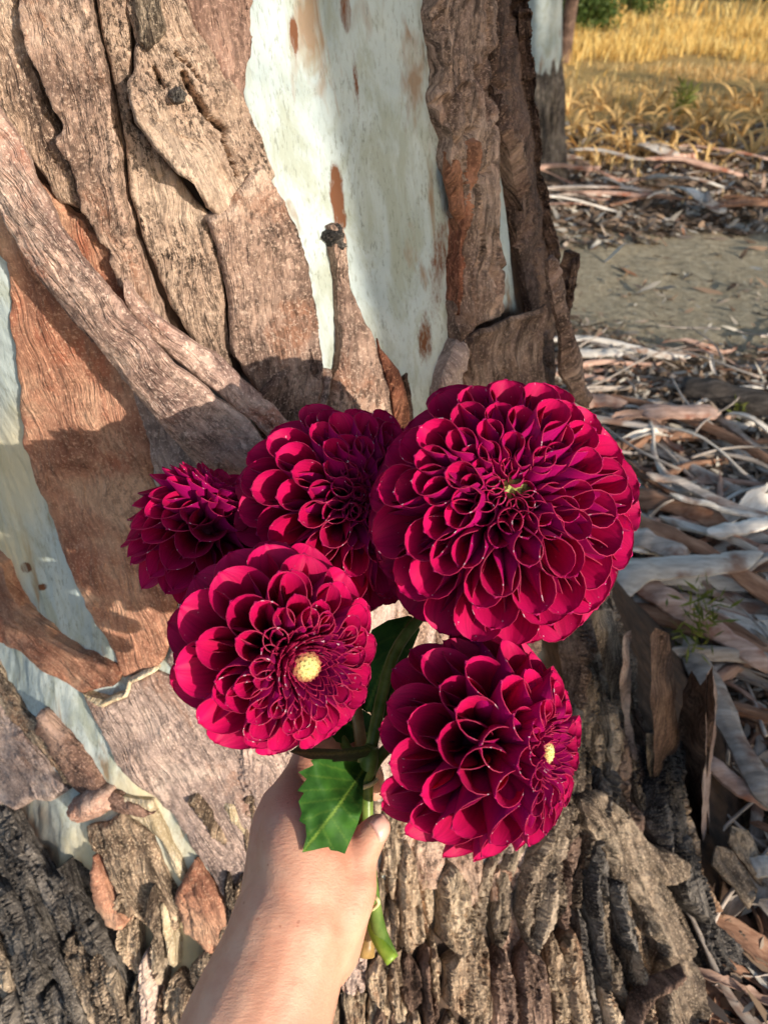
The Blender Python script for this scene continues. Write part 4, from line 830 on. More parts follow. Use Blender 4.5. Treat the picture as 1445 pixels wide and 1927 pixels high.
for k, (x, y, rx, top) in enumerate([(7.6, 4.2, 0.9, 1.5), (9.2, 6.0, 1.2, 1.9), (5.6, 2.0, 0.8, 1.3), (12.5, 8.5, 1.6, 3.0), (6.4, 3.2, 0.6, 1.0), (12.5, 10.4, 1.5, 3.6), (14.4, 11.4, 1.8, 4.0), (5.0, 3.5, 0.5, 1.5), (5.9, 4.3, 0.6, 1.7), (4.3, 2.9, 0.4, 1.15)]):  # out of view, added to cast shade bands across the grass
    e = empty('shrub', (x, y, 0), 'unseen leafy shrub added beside the golden grass for its shadow', 'shrub', 'unseen shade shrubs added beside the grass')
    V, f = leaf_cloud((x, y, top*0.5), (rx, rx, top*0.5), 2600, 0.05, 400 + k, 50, 2.0); V[:, 2] = np.maximum(V[:, 2], 0.02); link('crown', mesh_from('crown', V, f, False), M['shrubleaf'], e)
    V, f = tube([(x, y, -0.05), (x + 0.03, y, top*0.3), (x, y + 0.05, top*0.6)], [0.04, 0.03, 0.015], 8); link('trunk', mesh_from('trunk', V, f), M['dark_o'], e)

# ------------------------------------------------------------------ dahlias
def petal_mat(name, base, mid, tip, rough=0.42, transl=0.22, chip=False):
    t = NT(name); v = t.attr('pv'); u = t.attr('pu')
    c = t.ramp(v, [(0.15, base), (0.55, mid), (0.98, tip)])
    vn = t.n('TexNoise'); cmb = t.n('CombineXYZ'); t.l(t.math('MULTIPLY', u, 14.0), cmb.inputs[0]); t.l(t.math('MULTIPLY', v, 1.6), cmb.inputs[1]); t.l(t.attr('pid'), cmb.inputs[2])
    t.l(cmb.outputs[0], vn.inputs['Vector']); vn.inputs['Scale'].default_value = 1.0; vn.inputs['Detail'].default_value = 3
    c = t.mix(0.45, c, t.ramp(vn.outputs['Fac'], [(0.3, 0.55), (0.6, 1.0)]), 'MULTIPLY')
    hv = t.n('HueSaturation'); wn_ = t.n('TexWhiteNoise', noise_dimensions='1D'); t.l(t.attr('pid'), wn_.inputs['W']); mv = t.n('MapRange'); mv.inputs[3].default_value = 0.78; mv.inputs[4].default_value = 1.18
    t.l(wn_.outputs[0], mv.inputs[0]); t.l(mv.outputs[0], hv.inputs['Value']); t.l(c, hv.inputs['Color']); c = hv.outputs[0]
    mk = t.noise(t.coord(), 330, 2, 0.5); c = t.mix(t.math('MULTIPLY', t.ramp(mk, [(0.735, 0.0), (0.75, 0.8)]), t.ramp(v, [(0.6, 0.0), (0.85, 1.0)])), c, lin(232, 170, 196))
    if chip:
        cn = t.noise(t.coord(), 260, 2, 0.5); c = t.mix(t.math('MULTIPLY', t.ramp(cn, [(0.66, 0.0), (0.69, 1.0)]), t.ramp(v, [(0.7, 0.0), (0.85, 1.0)])), c, lin(235, 200, 215))
    t.base(c); t.bump(vn.outputs['Fac'], 0.25, 0.0008)
    tr = t.n('BsdfTranslucent'); t.l(c, tr.inputs[0]); mx = t.n('MixShader'); mx.inputs[0].default_value = transl
    t.l(t.p.outputs[0], mx.inputs[1]); t.l(tr.outputs[0], mx.inputs[2]); t.l(mx.outputs[0], t.out.inputs[0])
    m = t.fin(rough, 0.22); t.p.inputs['Sheen Weight'].default_value = 0.04; t.p.inputs['Sheen Tint'].default_value = (1.0, 0.25, 0.6, 1); return m
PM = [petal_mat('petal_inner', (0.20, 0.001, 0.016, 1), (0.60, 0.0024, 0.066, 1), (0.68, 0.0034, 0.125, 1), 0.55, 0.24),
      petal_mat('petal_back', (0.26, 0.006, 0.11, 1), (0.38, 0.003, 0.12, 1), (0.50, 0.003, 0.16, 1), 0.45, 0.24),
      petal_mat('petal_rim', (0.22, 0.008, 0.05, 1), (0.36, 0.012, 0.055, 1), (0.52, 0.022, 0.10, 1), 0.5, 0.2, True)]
M['core'] = petal_mat('dahlia_core', (0.16, 0.001, 0.04, 1), (0.16, 0.001, 0.04, 1), (0.16, 0.001, 0.04, 1))
def centre_mat():
    t = NT('dahlia_centre'); h = t.attr('pv'); t.base(t.ramp(h, [(0.0, lin(140, 30, 80)), (0.30, lin(170, 120, 80)), (0.5, lin(206, 196, 128)), (0.8, lin(216, 212, 142)), (1.0, lin(176, 184, 92))])); return t.fin(0.5, 0.3)
M['centre'] = centre_mat()
M['centre_green'] = NT('dahlia_centre_green'); M['centre_green'].base(M['centre_green'].ramp(M['centre_green'].attr('pv'), [(0.0, lin(110, 20, 60)), (0.4, lin(128, 128, 66)), (1.0, lin(166, 176, 96))])); M['centre_green'] = M['centre_green'].fin(0.5, 0.3)
def stem_mat(name, a, b):
    t = NT(name); n = t.noise(t.coord(), 90, 4, 0.6); t.base(t.ramp(n, [(0.35, a), (0.65, b)])); t.bump(n, 0.2, 0.001); return t.fin(0.4, 0.4)
M['stem'] = stem_mat('stem_green', lin(84, 116, 44), lin(128, 152, 76)); M['stem2'] = stem_mat('stem_lime', lin(104, 140, 40), lin(142, 170, 66)); M['stem3'] = stem_mat('stem_tan', lin(140, 110, 64), lin(182, 150, 96))
def leafm():
    t = NT('dahlia_leaf'); n = t.noise(t.coord(), 60, 4, 0.6); c = t.ramp(n, [(0.35, lin(40, 82, 28)), (0.65, lin(66, 114, 42))]); c = t.mix(t.attr('vein'), c, lin(150, 178, 74)); t.base(c)
    fine = t.noise(t.coord(), 700, 2, 0.5); t.bump(t.math('ADD', t.math('MULTIPLY', n, 0.5), t.math('ADD', t.math('MULTIPLY', fine, 0.2), t.attr('vein'))), 0.4, 0.0012)
    tr = t.n('BsdfTranslucent'); t.l(c, tr.inputs[0]); mx = t.n('MixShader'); mx.inputs[0].default_value = 0.2
    t.l(t.p.outputs[0], mx.inputs[1]); t.l(tr.outputs[0], mx.inputs[2]); t.l(mx.outputs[0], t.out.inputs[0]); return t.fin(0.6, 0.2)
M['leaf'] = leafm()

def petal(base, d, up, L, r0, phi0, bend, tipst, pointed, ripple, seed, nu=13, nv=14, thick=0.00022, inset=0.12):
    """a rolled floret: a sheet curled about its own length, closed at the foot, open at the mouth, with front, back and rim"""
    rg = np.random.default_rng(seed)
    ang = np.linspace(0, math.pi/2, nv - 4); v = np.concatenate([np.linspace(inset, tipst, 5)[:-1], tipst + (1 - tipst)*np.sin(ang)]); nv = len(v); u = np.linspace(-1, 1, nu); Vv, Uu = np.meshgrid(v, u, indexing='ij')
    t = np.clip((v - tipst)/(1 - tipst), 0, 1)
    tipf = np.maximum((1 - t**1.7)**0.75 if pointed else np.sqrt(np.clip(1 - t**2.0, 0, 1)), 0.004)
    grow = 0.46 + 0.54*sstep(0.0, 0.62, v)
    rr_ = r0*grow                                   # roll radius widens from the foot
    flare = 1 - 0.30*sstep(0.55, 1.0, v)*(phi0 < 2.2)
    ph = phi0*tipf*flare; rr2 = rr_/flare
    A = Uu*ph[:, None]
    x = rr2[:, None]*np.sin(A); y = rr2[:, None]*(1 - np.cos(A))
    y = y - rr2[:, None]*0.4 + (bend*L*v**2)[:, None]
    z = Vv*L + 0*Uu
    # a shallow keel, a notched tip and a ripple along the edge
    y = y - 0.10*r0*np.exp(-(Uu/0.16)**2)*sstep(0.2, 0.7, Vv) + ripple*r0*np.sin(Vv*9 + seed)*np.abs(Uu)**2
    z = z + 0.008*L*np.exp(-(Uu/0.3)**2)*sstep(0.85, 1, Vv)
    skew = rg.normal(0, 0.05)*L; x = x + skew*Vv**2
    side = np.cross(up, d); side /= np.linalg.norm(side)
    P = base + x[..., None]*side + y[..., None]*up + z[..., None]*d
    du = np.gradient(P, axis=1); dv = np.gradient(P, axis=0); N = np.cross(du, dv); N /= np.linalg.norm(N, axis=-1, keepdims=True) + 1e-12
    if (N[nv//2, nu//2] @ up) < 0: N = -N
    N[-1] = N[-2]
    Q = P - N*thick*(1.0 + 0.6*(1 - np.abs(Uu))[..., None])
    n = nu*nv; idx = np.arange(n).reshape(nv, nu); a, b, c, e = idx[:-1, :-1].ravel(), idx[:-1, 1:].ravel(), idx[1:, 1:].ravel(), idx[1:, :-1].ravel()
    front = np.stack([a, b, c, e], -1); back = np.stack([e, c, b, a], -1) + n
    # lip: a narrow band folded along both margins, wrapping from front to back
    loop = list(idx[:, 0]) + list(idx[-1, 1:]) + list(idx[::-1, -1][1:]); m = len(loop)
    out = P.reshape(-1, 3)[loop]; ctr = P.reshape(-1, 3)
    inner_ids = list(idx[:, 1]) + list(np.full(nu - 1, idx[-2, nu//2])) + list(idx[::-1, -2][1:])
    inn = ctr[inner_ids]; dirn = out - inn; ln = np.linalg.norm(dirn, axis=1, keepdims=True) + 1e-9
    lipw = min(0.00017, r0*0.03)
    L1 = out - dirn/ln*lipw + N.reshape(-1, 3)[loop]*0.00012; L2 = out + dirn/ln*lipw*0.5; L3 = Q.reshape(-1, 3)[loop] - dirn/ln*lipw - N.reshape(-1, 3)[loop]*0.0001
    V = np.concatenate([P.reshape(-1, 3), Q.reshape(-1, 3), L1, L2, L3]); o1, o2, o3 = 2*n, 2*n + m, 2*n + 2*m; k = np.arange(m - 1)
    lip = np.concatenate([np.stack([o1 + k, o2 + k, o2 + k + 1, o1 + k + 1], -1), np.stack([o2 + k, o3 + k, o3 + k + 1, o2 + k + 1], -1)])
    faces = np.concatenate([front, back, lip]); mi = np.concatenate([np.zeros(len(front)), np.ones(len(back)), np.full(len(lip), 2)])
    vv = np.concatenate([Vv.ravel(), Vv.ravel(), Vv.ravel()[loop], Vv.ravel()[loop], Vv.ravel()[loop]]); uu = np.concatenate([Uu.ravel(), Uu.ravel(), Uu.ravel()[loop], Uu.ravel()[loop], Uu.ravel()[loop]])
    return mesh_from('petal', V, faces, True, dict(pv=vv, pu=uu, pid=np.full(len(V), (seed % 97)*0.73)), mi)

def dahlia(label, px, py, dep, R, ax, th_max=2.0, sp0=0.06, sp1=0.22, spmax=0.34, bud=0.13, bud_lift=0.55, pointed=False, roll=3.12, seed=1, spiral=0.0, young=0.30, squash=1.0, dim=0.62, t0=0.0, mid=(2.8, 2.3, 1.7)):
    rg = np.random.default_rng(seed); c = at(np.array(px), np.array(py), np.array(dep)); e1 = np.cross(ax, [0.2, 0.1, 0.97]); e1 /= np.linalg.norm(e1); e2 = np.cross(ax, e1)
    e = empty('dahlia', tuple(map(float, c - ax*R*0.5)), label, 'dahlia', None)
    # polar angles by integrating the wanted spacing
    th = np.linspace(0.004, th_max, 4000); s_ = np.minimum(sp0 + sp1*np.maximum(th - t0, 0), spmax); dens = 2*np.pi*np.sin(th)/(s_**2*0.80); cum = np.concatenate([[0], np.cumsum((dens[1:] + dens[:-1])/2*np.diff(th))])
    n = int(cum[-1]); k0 = np.interp(bud*1.15, th, cum)
    for i in range(int(k0), n):
        t = float(np.interp(i + 0.5, cum, th)) + rg.normal(0, 0.025); t = max(t, 0.02); fi = i*2.399963 + rg.normal(0, 0.05) + spiral
        radial = math.cos(fi)*e1 + math.sin(fi)*e2; d = math.cos(t)*ax + math.sin(t)*radial; up = -(-math.sin(t)*ax + math.cos(t)*radial)
        s = min(sp0 + sp1*max(t - t0, 0), spmax)*R
        Rt = R*(dim + (1 - dim)*float(sstep(0.0, 0.75, t)))*rg.uniform(0.96, 1.03)*(1 - (1-squash)*abs(math.cos(t)))
        ro = np.interp(t, [0, young, 0.62, 0.95, 1.3, 2.0], [roll*1.02, roll, roll*0.99, mid[0], mid[1], mid[2]])*rg.uniform(0.9, 1.08)
        r0 = np.interp(ro, [1.1, 1.6, 2.2, 3.1], [0.66, 0.60, 0.53, 0.47])*s*rg.uniform(0.93, 1.08)
        base_k = 0.30 if t > 0.5 else 0.42
        base = c + d*Rt*base_k; L = Rt*(1 - base_k)
        # older petals reflex, young ones lean in over the bud
        bend = np.interp(t, [0, young, young + 0.25, 1.2, 2.0], [0.05, 0.0, -0.04, -0.10, -0.16]) + rg.normal(0, 0.025)
        tip = np.interp(t, [0, 0.5, 0.7, 0.9, 1.2, 2.0], [0.93, 0.83, 0.69, 0.54, 0.44, 0.40]) if not pointed else 0.55
        g = d + rg.normal(0, 0.035, 3); g /= np.linalg.norm(g); up2 = up - g*(up @ g); up2 /= np.linalg.norm(up2)
        small = s < 0.009; scale = young >= 0.5 and t < young*0.9
        if scale: ro = 1.5; r0 = 0.60*s*rg.uniform(0.9, 1.3); bend = 0.07; tip = 0.55; L *= rg.uniform(0.94, 1.08)
        me = petal(base, g, up2, L, r0, ro, bend, tip, pointed or scale, 0.03, seed*1000 + i, nu=9 if small else 15, nv=11 if small else 15)
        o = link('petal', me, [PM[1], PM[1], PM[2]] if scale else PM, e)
    # centre bud: a dome of tiny overlapping scales
    V, f, A = [], [], []
    m = 46
    for k in range(m):
        t = 0.9*math.sqrt((k + 0.5)/m); fi = k*2.399963; rad = math.cos(fi)*e1 + math.sin(fi)*e2; rb = bud*R*1.25
        n_ = math.cos(t)*ax + math.sin(t)*rad; pc = c + ax*(R*bud_lift - rb*0.75) + n_*rb; tg = math.cos(t)*rad - math.sin(t)*ax; sd = np.cross(n_, tg); q = rb*0.20
        b0 = len(V); V += [pc + tg*q - n_*q*.4, pc + sd*q, pc - tg*q*1.3 + n_*q*0.3, pc - sd*q, pc + n_*q*0.75, pc - n_*q*2]; f += [(b0, b0+1, b0+4), (b0+1, b0+2, b0+4), (b0+2, b0+3, b0+4), (b0+3, b0, b0+4), (b0+1, b0, b0+5), (b0+2, b0+1, b0+5), (b0+3, b0+2, b0+5), (b0, b0+3, b0+5)]
        A += [1 - t/0.9*0.85]*6
    nth, nph = 6, 16; rb = bud*R*1.2; b0 = len(V)
    for a in range(nth + 1):
        for b in range(nph):
            t = 1.4*a/nth; fi = 2*math.pi*b/nph; V.append(c + ax*(R*bud_lift - rb*0.75) + rb*0.97*(math.cos(t)*ax + math.sin(t)*(math.cos(fi)*e1 + math.sin(fi)*e2))); A.append(max(0, 1 - t))
    for a in range(nth):
        for b in range(nph): f.append((b0 + a*nph + b, b0 + (a+1)*nph + b, b0 + (a+1)*nph + (b+1) % nph, b0 + a*nph + (b+1) % nph))
    link('flower_centre', mesh_from('flower_centre', np.array(V), f, False, dict(pv=A)), M['centre_green' if seed in (1, 4, 5) else 'centre'], e)
    # receptacle core and green sepals under the bloom
    V, f = tube(np.array([c + ax*R*k for k in (0.34, 0.25, 0.05, -0.12, -0.3, -0.5)]), R*np.array([0.06, 0.26, 0.38, 0.38, 0.26, 0.08]), 16); link('receptacle', mesh_from('receptacle', V, f), M['core'], e)
    return e, c
AX_M = camdir(-0.02, 0.27, 0.96); AX_C = camdir(0.52, -0.10, 0.85); AX_D = camdir(0.80, 0.02, 0.58); AX_B = camdir(0.46, 0.22, 0.86); AX_A = camdir(0.42, 0.86, 0.12)
dM, cM = dahlia('largest dahlia, wide open with a small green centre, facing the camera above the others', 938, 966, 0.440, 0.0785, AX_M, seed=1, mid=(2.95, 2.55, 1.9), sp0=0.058, sp1=0.262, spmax=0.36, bud=0.17, bud_lift=0.60, dim=0.68)
dC, cC = dahlia('dahlia with a round yellow centre ringed by tight purple scales, just above the serrated leaf', 518, 1216, 0.405, 0.0560, AX_C, seed=2, sp0=0.085, sp1=0.46, spmax=0.45, t0=0.40, mid=(2.6, 2.1, 1.6), bud=0.135, bud_lift=0.735, roll=2.7, young=0.58, dim=0.72)
dD, cD = dahlia('dahlia turned sideways with a purple and gold centre at its edge, beside the thumb', 893, 1392, 0.415, 0.0605, AX_D, seed=3, sp0=0.090, sp1=0.46, spmax=0.37, t0=0.36, mid=(2.75, 2.5, 1.9), bud=0.10, bud_lift=0.725, roll=2.5, young=0.52, dim=0.74)
dB, cB = dahlia('dahlia half hidden behind the largest one, its centre out of sight', 640, 962, 0.500, 0.0715, AX_B, seed=4, sp0=0.06, sp1=0.25, spmax=0.37, bud=0.10, bud_lift=0.5, dim=0.6)
dA, cA = dahlia('small dark shaded dahlia with pointed petals, nearest the hanging bark ribbon', 388, 1002, 0.510, 0.0530, AX_A, seed=5, th_max=2.3, mid=(2.2, 1.9, 1.5), sp0=0.08, sp1=0.22, spmax=0.37, bud=0.10, bud_lift=0.5, pointed=True, roll=2.0, dim=0.7)
# stems run down into the fist
def stem(e, c, ax, R, pts, rad, mat='stem', name='stem'):
    P = [c - ax*R*0.42, c - ax*R*0.9] + [at(np.array(float(a)), np.array(float(b)), np.array(d)) for a, b, d in pts]
    V, f = tube(spline(P, 30), rad, 12); return link(name, mesh_from(name, V, f), M[mat], e)
stem(dM, cM, AX_M, 0.0785, [(800, 1150, 0.475), (742, 1230, 0.452), (712, 1340, 0.440), (694, 1440, 0.432), (690, 1530, 0.428), (697, 1650, 0.425), (712, 1745, 0.415), (737, 1806, 0.408)], np.linspace(0.0032, 0.0042, 30))
stem(dB, cB, AX_B, 0.0715, [(640, 1180, 0.50), (668, 1320, 0.466), (684, 1450, 0.446), (688, 1560, 0.440), (692, 1700, 0.432), (690, 1800, 0.425)], np.linspace(0.003, 0.0046, 30), 'stem3')
stem(dC, cC, AX_C, 0.056, [(600, 1330, 0.468), (660, 1420, 0.448), (680, 1480, 0.441), (684, 1580, 0.436), (688, 1690, 0.430)], 0.003)
stem(dD, cD, AX_D, 0.0605, [(745, 1390, 0.445), (710, 1430, 0.434), (692, 1475, 0.432), (680, 1570, 0.432), (684, 1690, 0.428)], 0.0034)
stem(dA, cA, AX_A, 0.0520, [(470, 1180, 0.53), (600, 1350, 0.48), (672, 1470, 0.452), (690, 1600, 0.442), (694, 1690, 0.434)], 0.0028)
# node where the leaves join
V, f = tube([at(np.array(a), np.array(b), np.array(0.428)) for a, b in ((700., 1405.), (693., 1425.), (690., 1445.), (689., 1465.))], [0.0042, 0.0062, 0.0060, 0.0042], 14); link('stem_node', mesh_from('stem_node', V, f), M['stem'], dM)
# green cut end seen below the fist
V, f = tube(spline([at(np.array(a), np.array(b), np.array(d)) for a, b, d in ((690., 1690., .428), (702., 1742., .418), (718., 1778., .41), (738., 1808., .405))], 12), 0.0037, 12); link('stem_end', mesh_from('stem_end', V, f), M['stem2'], dM)

def leaf(e, poly, depth, mid, veins, thick=0.0005, sp=4.0):
    V, f, (px, py, d, top) = sheet(poly, depth, thick, 0, sp)
    vn = np.zeros(len(px))
    def seg(a, b, w, k):
        a, b = np.array(a, float), np.array(b, float); ab = b - a; t = np.clip(((px-a[0])*ab[0] + (py-a[1])*ab[1])/(ab @ ab), 0, 1); dd = np.hypot(px-a[0]-t*ab[0], py-a[1]-t*ab[1])
        return k*sstep(w, w*0.3, dd)
    for a, b in zip(mid[:-1], mid[1:]): vn = np.maximum(vn, seg(a, b, 3.2, 0.55))
    for a, b in veins: vn = np.maximum(vn, seg(a, b, 2.6, 0.13))
    n = len(px); full = np.zeros(len(V)); full[:n] = vn; full[n:2*n] = vn
    return link('leaf', mesh_from('leaf', V, f, True, dict(vein=full)), M['leaf'], e)
def bez(a, b, c, n=7): return [tuple((1-t)**2*np.array(a) + 2*t*(1-t)*np.array(b) + t*t*np.array(c)) for t in np.linspace(0, 1, n)]
def serr(outline, amp=3.5, step=22):
    A = np.asarray(outline, float); out = []; cen = A.mean(0)
    for a, b in zip(A, np.roll(A, -1, 0)):
        n = max(1, int(np.linalg.norm(b-a)/step))
        for k in range(n):
            p0 = a + (b-a)*k/n; p1 = a + (b-a)*(k+0.75)/n; o = (p1 - cen)/np.linalg.norm(p1 - cen); out += [p0, p1 + o*amp]
    return np.array(out)
hero = [(688,1440),(672,1434),(640,1431),(604,1428),(584,1430),(590,1440),(562,1453),(577,1466),(560,1488),(572,1492),(562,1508),(568,1530),(563,1545),(575,1552),(577,1574),(569,1604),(590,1600),(606,1596),(618,1594),(622,1600),(636,1602),(649,1607),(655,1592),(664,1572),(674,1548),(681,1525),(683,1495),(684,1470),(692,1450)]
mid = bez((690,1440), (652,1500), (571,1602), 9)
vv_ = [((676,1458),(600,1437)),((668,1470),(572,1458)),((658,1484),(566,1488)),((646,1502),(566,1512)),((634,1520),(566,1545)),((618,1540),(578,1572)),((668,1470),(682,1492)),((654,1492),(680,1522)),((640,1512),(672,1550)),((622,1535),(656,1588)),((606,1556),(626,1596))]
leaf(dM, hero, lambda x, y, d: 0.426 - 0.050*sstep(0, 105, np.hypot(x-692, y-1436)) + 0.00006*np.abs(x - (690 - 0.72*(y-1440))) + 0.0012*vnoise(x/22., y/22., 2), mid, vv_, sp=3.5)['label'] = 'large serrated green leaf hanging over the back of the hand'
leaf(dM, [(545,1415),(560,1404),(600,1408),(640,1410),(690,1402),(700,1412),(690,1424),(660,1432),(620,1434),(580,1428)], lambda x, y, d: 0.428 - 0.0010*(y-1400) + 0*x, bez((694,1410), (630,1424), (548,1416)), [], sp=4)
leaf(dM, serr([(700,1185),(740,1165),(775,1160),(790,1185),(770,1230),(745,1270),(748,1300),(720,1330),(690,1340),(670,1320),(690,1260)], 3, 26), lambda x, y, d: 0.476 - 0.0001*(y-1160) + 0.0003*np.abs(x - (770 - 0.4*(y-1160))), bez((770,1165), (730,1230), (690,1335)), [((760,1190),(705,1215)),((745,1215),(695,1250)),((730,1245),(690,1290)),((748,1215),(765,1225))])
leaf(dM, serr([(640,1350),(660,1335),(690,1340),(712,1360),(706,1392),(680,1390),(650,1400),(630,1392),(620,1372)], 3, 18), lambda x, y, d: 0.456 + 0.0003*(x-620) - 0.0002*(y-1340), bez((700,1385), (665,1370), (632,1352)), [((670,1372),(660,1392)),((668,1370),(680,1345))])
leaf(dM, serr([(596,1380),(625,1370),(650,1380),(640,1405),(612,1420),(590,1412)], 2, 16), lambda x, y, d: 0.462 + 0.0004*(x-590), bez((642,1385), (615,1395), (594,1412)), [])
leaf(dD, serr([(690,1300),(716,1280),(760,1270),(775,1310),(740,1350),(700,1350)], 3, 20), lambda x, y, d: 0.468 + 0*x, bez((705,1345), (730,1310), (765,1280)), [])
# rubber band round the stems
V, f = tube(np.array([at(np.array(690 + 18*math.cos(a)), np.array(1474 + 6*math.sin(a) - 7*math.cos(a)), np.array(0.432 - 0.0075*math.sin(a))) for a in np.linspace(0, 2*math.pi, 26)]), 0.0013, 8)
tb = NT('rubber_cream'); tb.p.inputs['Base Color'].default_value = lin(226, 214, 160); base = V.mean(0)
tag(link('rubber_band', mesh_from('rubber_band', V - base, f), tb.fin(0.5, 0.3)), 'cream rubber band tied round the stems above the thumb', 'rubber band').location = base
V, f = tube(spline([at(np.array(a), np.array(b), np.array(d)) for a, b, d in ((698., 1680., .418), (708., 1690., .412), (712., 1700., .412), (700., 1712., .416))], 14), 0.0011, 8); base = V.mean(0)
tag(link('rubber_band', mesh_from('rubber_band', V - base, f), bpy.data.materials['rubber_cream']), 'loop of cream rubber band peeking out below the fist', 'rubber band').location = base

# ------------------------------------------------------------------ the hand that holds them
def skin():
    t = NT('skin'); v = t.coord(); a = t.noise(v, 45, 4, 0.6); c = t.ramp(a, [(0.3, lin(198, 142, 118)), (0.5, lin(208, 158, 134)), (0.7, lin(216, 172, 148))])
    p = t.noise(v, 14, 3, 0.5); c = t.mix(t.ramp(p, [(0.5, 0.0), (0.7, 0.5)]), c, lin(204, 128, 108))
    sp = t.noise(v, 240, 2, 0.4); c = t.mix(t.ramp(sp, [(0.72, 0.0), (0.75, 0.45)]), c, lin(150, 84, 62)); t.base(c)
    wr = t.noise(t.coord(scale=(0.5, 1.6, 1.6), rot=(0, math.radians(12), 0)), 380, 4, 0.65); fo = t.noise(t.coord(scale=(0.16, 1.0, 1.0), rot=(0, math.radians(14), 0)), 95, 3, 0.55)
    vo = t.n('TexVoronoi'); vo.inputs['Scale'].default_value = 900; t.l(v, vo.inputs['Vector'])
    t.bump(t.math('ADD', t.math('ADD', wr, t.math('MULTIPLY', fo, 1.3)), t.math('MULTIPLY', vo.outputs['Distance'], 0.2)), 0.24, 0.0022)
    t.p.inputs['Subsurface Weight'].default_value = 0.18; t.p.inputs['Subsurface Radius'].default_value = (0.006, 0.0022, 0.0012); t.p.inputs['Subsurface Scale'].default_value = 1.0
    return t.fin(0.52, 0.4)
M['skin'] = skin()
def hp(px, py, d): return at(np.array(float(px)), np.array(float(py)), np.array(float(d)))
def limb(pts, rpx):
    P = np.array([hp(*p) for p in pts]); R_ = np.array([q*p[2]/F for q, p in zip(rpx, pts)])
    n = 8*len(P); S = spline(P, n); rr_ = np.interp(np.linspace(0, 1, n), np.linspace(0, 1, len(P)), R_)
    # rounded ends
    T0 = S[0] - S[1]; T0 /= np.linalg.norm(T0); T1 = S[-1] - S[-2]; T1 /= np.linalg.norm(T1); k = np.array([0.95, 0.75, 0.45])
    h0 = S[0] + T0[None]*(rr_[0]*np.sqrt(1 - (1-k[::-1])**2*0 - np.array([0.25, 0.6, 0.85])**2))[:, None]; h1 = S[-1] + T1[None]*(rr_[-1]*np.sqrt(1 - np.array([0.85, 0.6, 0.25])**2))[:, None]
    S2 = np.vstack([h0, S, h1]); r2 = np.concatenate([rr_[0]*np.array([0.25, 0.6, 0.85]), rr_, rr_[-1]*np.array([0.85, 0.6, 0.25])])
    return tube(S2, r2, 20)
PARTS = [
    limb([(-260, 3900, 0.20), (60, 3050, 0.26), (300, 2420, 0.318), (430, 2080, 0.356), (486, 1925, 0.372), (532, 1800, 0.385), (556, 1720, 0.392)], [300, 235, 182, 150, 138, 120, 114]),
    # back of the hand: metacarpal bundles
    limb([(548, 1760, 0.395), (545, 1660, 0.402), (535, 1570, 0.412), (540, 1530, 0.418)], [96, 82, 66, 58]),
    limb([(590, 1760, 0.392), (598, 1680, 0.396), (594, 1600, 0.404), (588, 1540, 0.414)], [88, 86, 78, 60]),
    limb([(520, 1700, 0.405), (516, 1620, 0.415), (518, 1560, 0.425)], [72, 54, 46]),
    limb([(600, 1780, 0.400), (624, 1700, 0.400), (640, 1640, 0.405)], [80, 76, 60]),
    limb([(560, 1740, 0.388), (566, 1660, 0.392), (560, 1580, 0.402), (556, 1520, 0.418), (566, 1480, 0.430)], [90, 84, 76, 60, 46]),
    # index finger: up and away, then over the stems, tip coming back at the right
    limb([(545, 1530, 0.418), (570, 1470, 0.432), (596, 1412, 0.448), (632, 1398, 0.466), (672, 1420, 0.474), (698, 1456, 0.468), (704, 1488, 0.460)], [48, 40, 35, 31, 28, 24, 20]),
    # middle, ring and little fingers curl behind the back of the hand
    limb([(522, 1570, 0.428), (535, 1530, 0.450), (570, 1500, 0.475), (625, 1500, 0.488), (668, 1520, 0.478), (684, 1545, 0.464)], [48, 40, 34, 30, 26, 22]),
    limb([(515, 1620, 0.430), (530, 1590, 0.458), (570, 1570, 0.482), (620, 1570, 0.492), (658, 1590, 0.480), (672, 1612, 0.464)], [46, 38, 33, 29, 25, 21]),
    limb([(520, 1670, 0.430), (536, 1650, 0.456), (570, 1640, 0.476), (612, 1640, 0.482), (646, 1655, 0.470), (656, 1670, 0.458)], [42, 34, 29, 26, 23, 19]),
    # thumb: ball, knuckle and tip lying across the stems
    limb([(575, 1800, 0.388), (632, 1730, 0.390), (664, 1678, 0.394), (670, 1640, 0.398), (676, 1612, 0.400), (694, 1578, 0.402), (710, 1558, 0.403)], [70, 58, 45, 39, 36, 32, 27]),
    limb([(620, 1660, 0.400), (662, 1640, 0.402)], [56, 38]),
]
V, f, b0 = [], [], 0
for v_, f_ in PARTS: V.append(v_); f += [tuple(b0 + i for i in q) for q in f_]; b0 += len(v_)
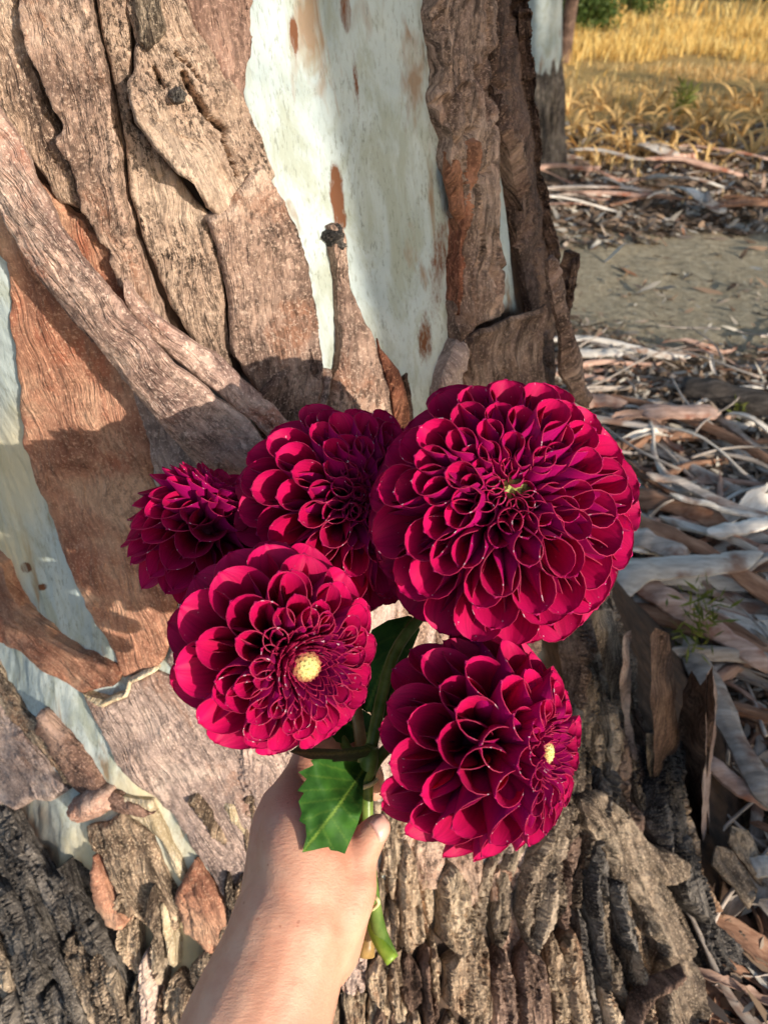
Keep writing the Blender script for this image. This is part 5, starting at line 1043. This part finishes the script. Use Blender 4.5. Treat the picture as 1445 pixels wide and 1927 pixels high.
raw = mesh_from('hand_raw', np.concatenate(V), f); ro = bpy.data.objects.new('hand_raw', raw); COL.objects.link(ro)
md = ro.modifiers.new('r', 'REMESH'); md.mode = 'VOXEL'; md.voxel_size = 0.0016; md.use_smooth_shade = True
ms = ro.modifiers.new('s', 'SMOOTH'); ms.factor = 0.5; ms.iterations = 14
bpy.context.view_layer.update()
me = bpy.data.meshes.new_from_object(ro.evaluated_get(bpy.context.evaluated_depsgraph_get()))
bpy.data.objects.remove(ro, do_unlink=True); me.name = 'person'
co = np.empty(len(me.vertices)*3, np.float32); me.vertices.foreach_get('co', co); co = co.reshape(-1, 3)
org = Vector(tuple(map(float, hp(532, 1800, 0.385)))); co = co - np.array(org, np.float32)
me.vertices.foreach_set('co', co.ravel().astype(np.float32)); me.polygons.foreach_set('use_smooth', np.ones(len(me.polygons), bool)); me.update()
hand = link('person', me, M['skin']); hand.location = org
tag(hand, 'bare left forearm and hand gripping the dahlia stems, thumb across them', 'person')
# thumb nail
tn = NT('nail'); tn.p.inputs['Base Color'].default_value = lin(234, 184, 170); tn.p.inputs['Coat Weight'].default_value = 0.2
nl = [(695,1548),(701,1539),(709,1533),(717,1531),(724,1533),(730,1541),(733,1552),(732,1565),(727,1577),(720,1584),(714,1584),(710,1574),(703,1560)]
from mathutils.bvhtree import BVHTree
cw = co + np.array(org, np.float32); bv = BVHTree.FromPolygons([tuple(map(float, p)) for p in cw], [tuple(p.vertices) for p in me.polygons])
def nail_depth(x, y, d):
    out = []
    for a_, b_, e_ in zip(x, y, d):
        rd = rays(a_, b_); hit = bv.ray_cast(Vector(CAM), Vector(rd).normalized())[0]
        out.append((np.array(hit) - CAM) @ -BACK if hit is not None else np.nan)
    out = np.array(out); k = np.isnan(out); out[k] = np.nanmax(out) if (~k).any() else 0.40
    return out - 0.0011*sstep(0, 4, d) - 0.0004
V, f, _ = sheet(nl, nail_depth, 0.0010, 0, 3.0)
o = link('thumbnail', mesh_from('thumbnail', V, f), tn.fin(0.3, 0.5), hand)
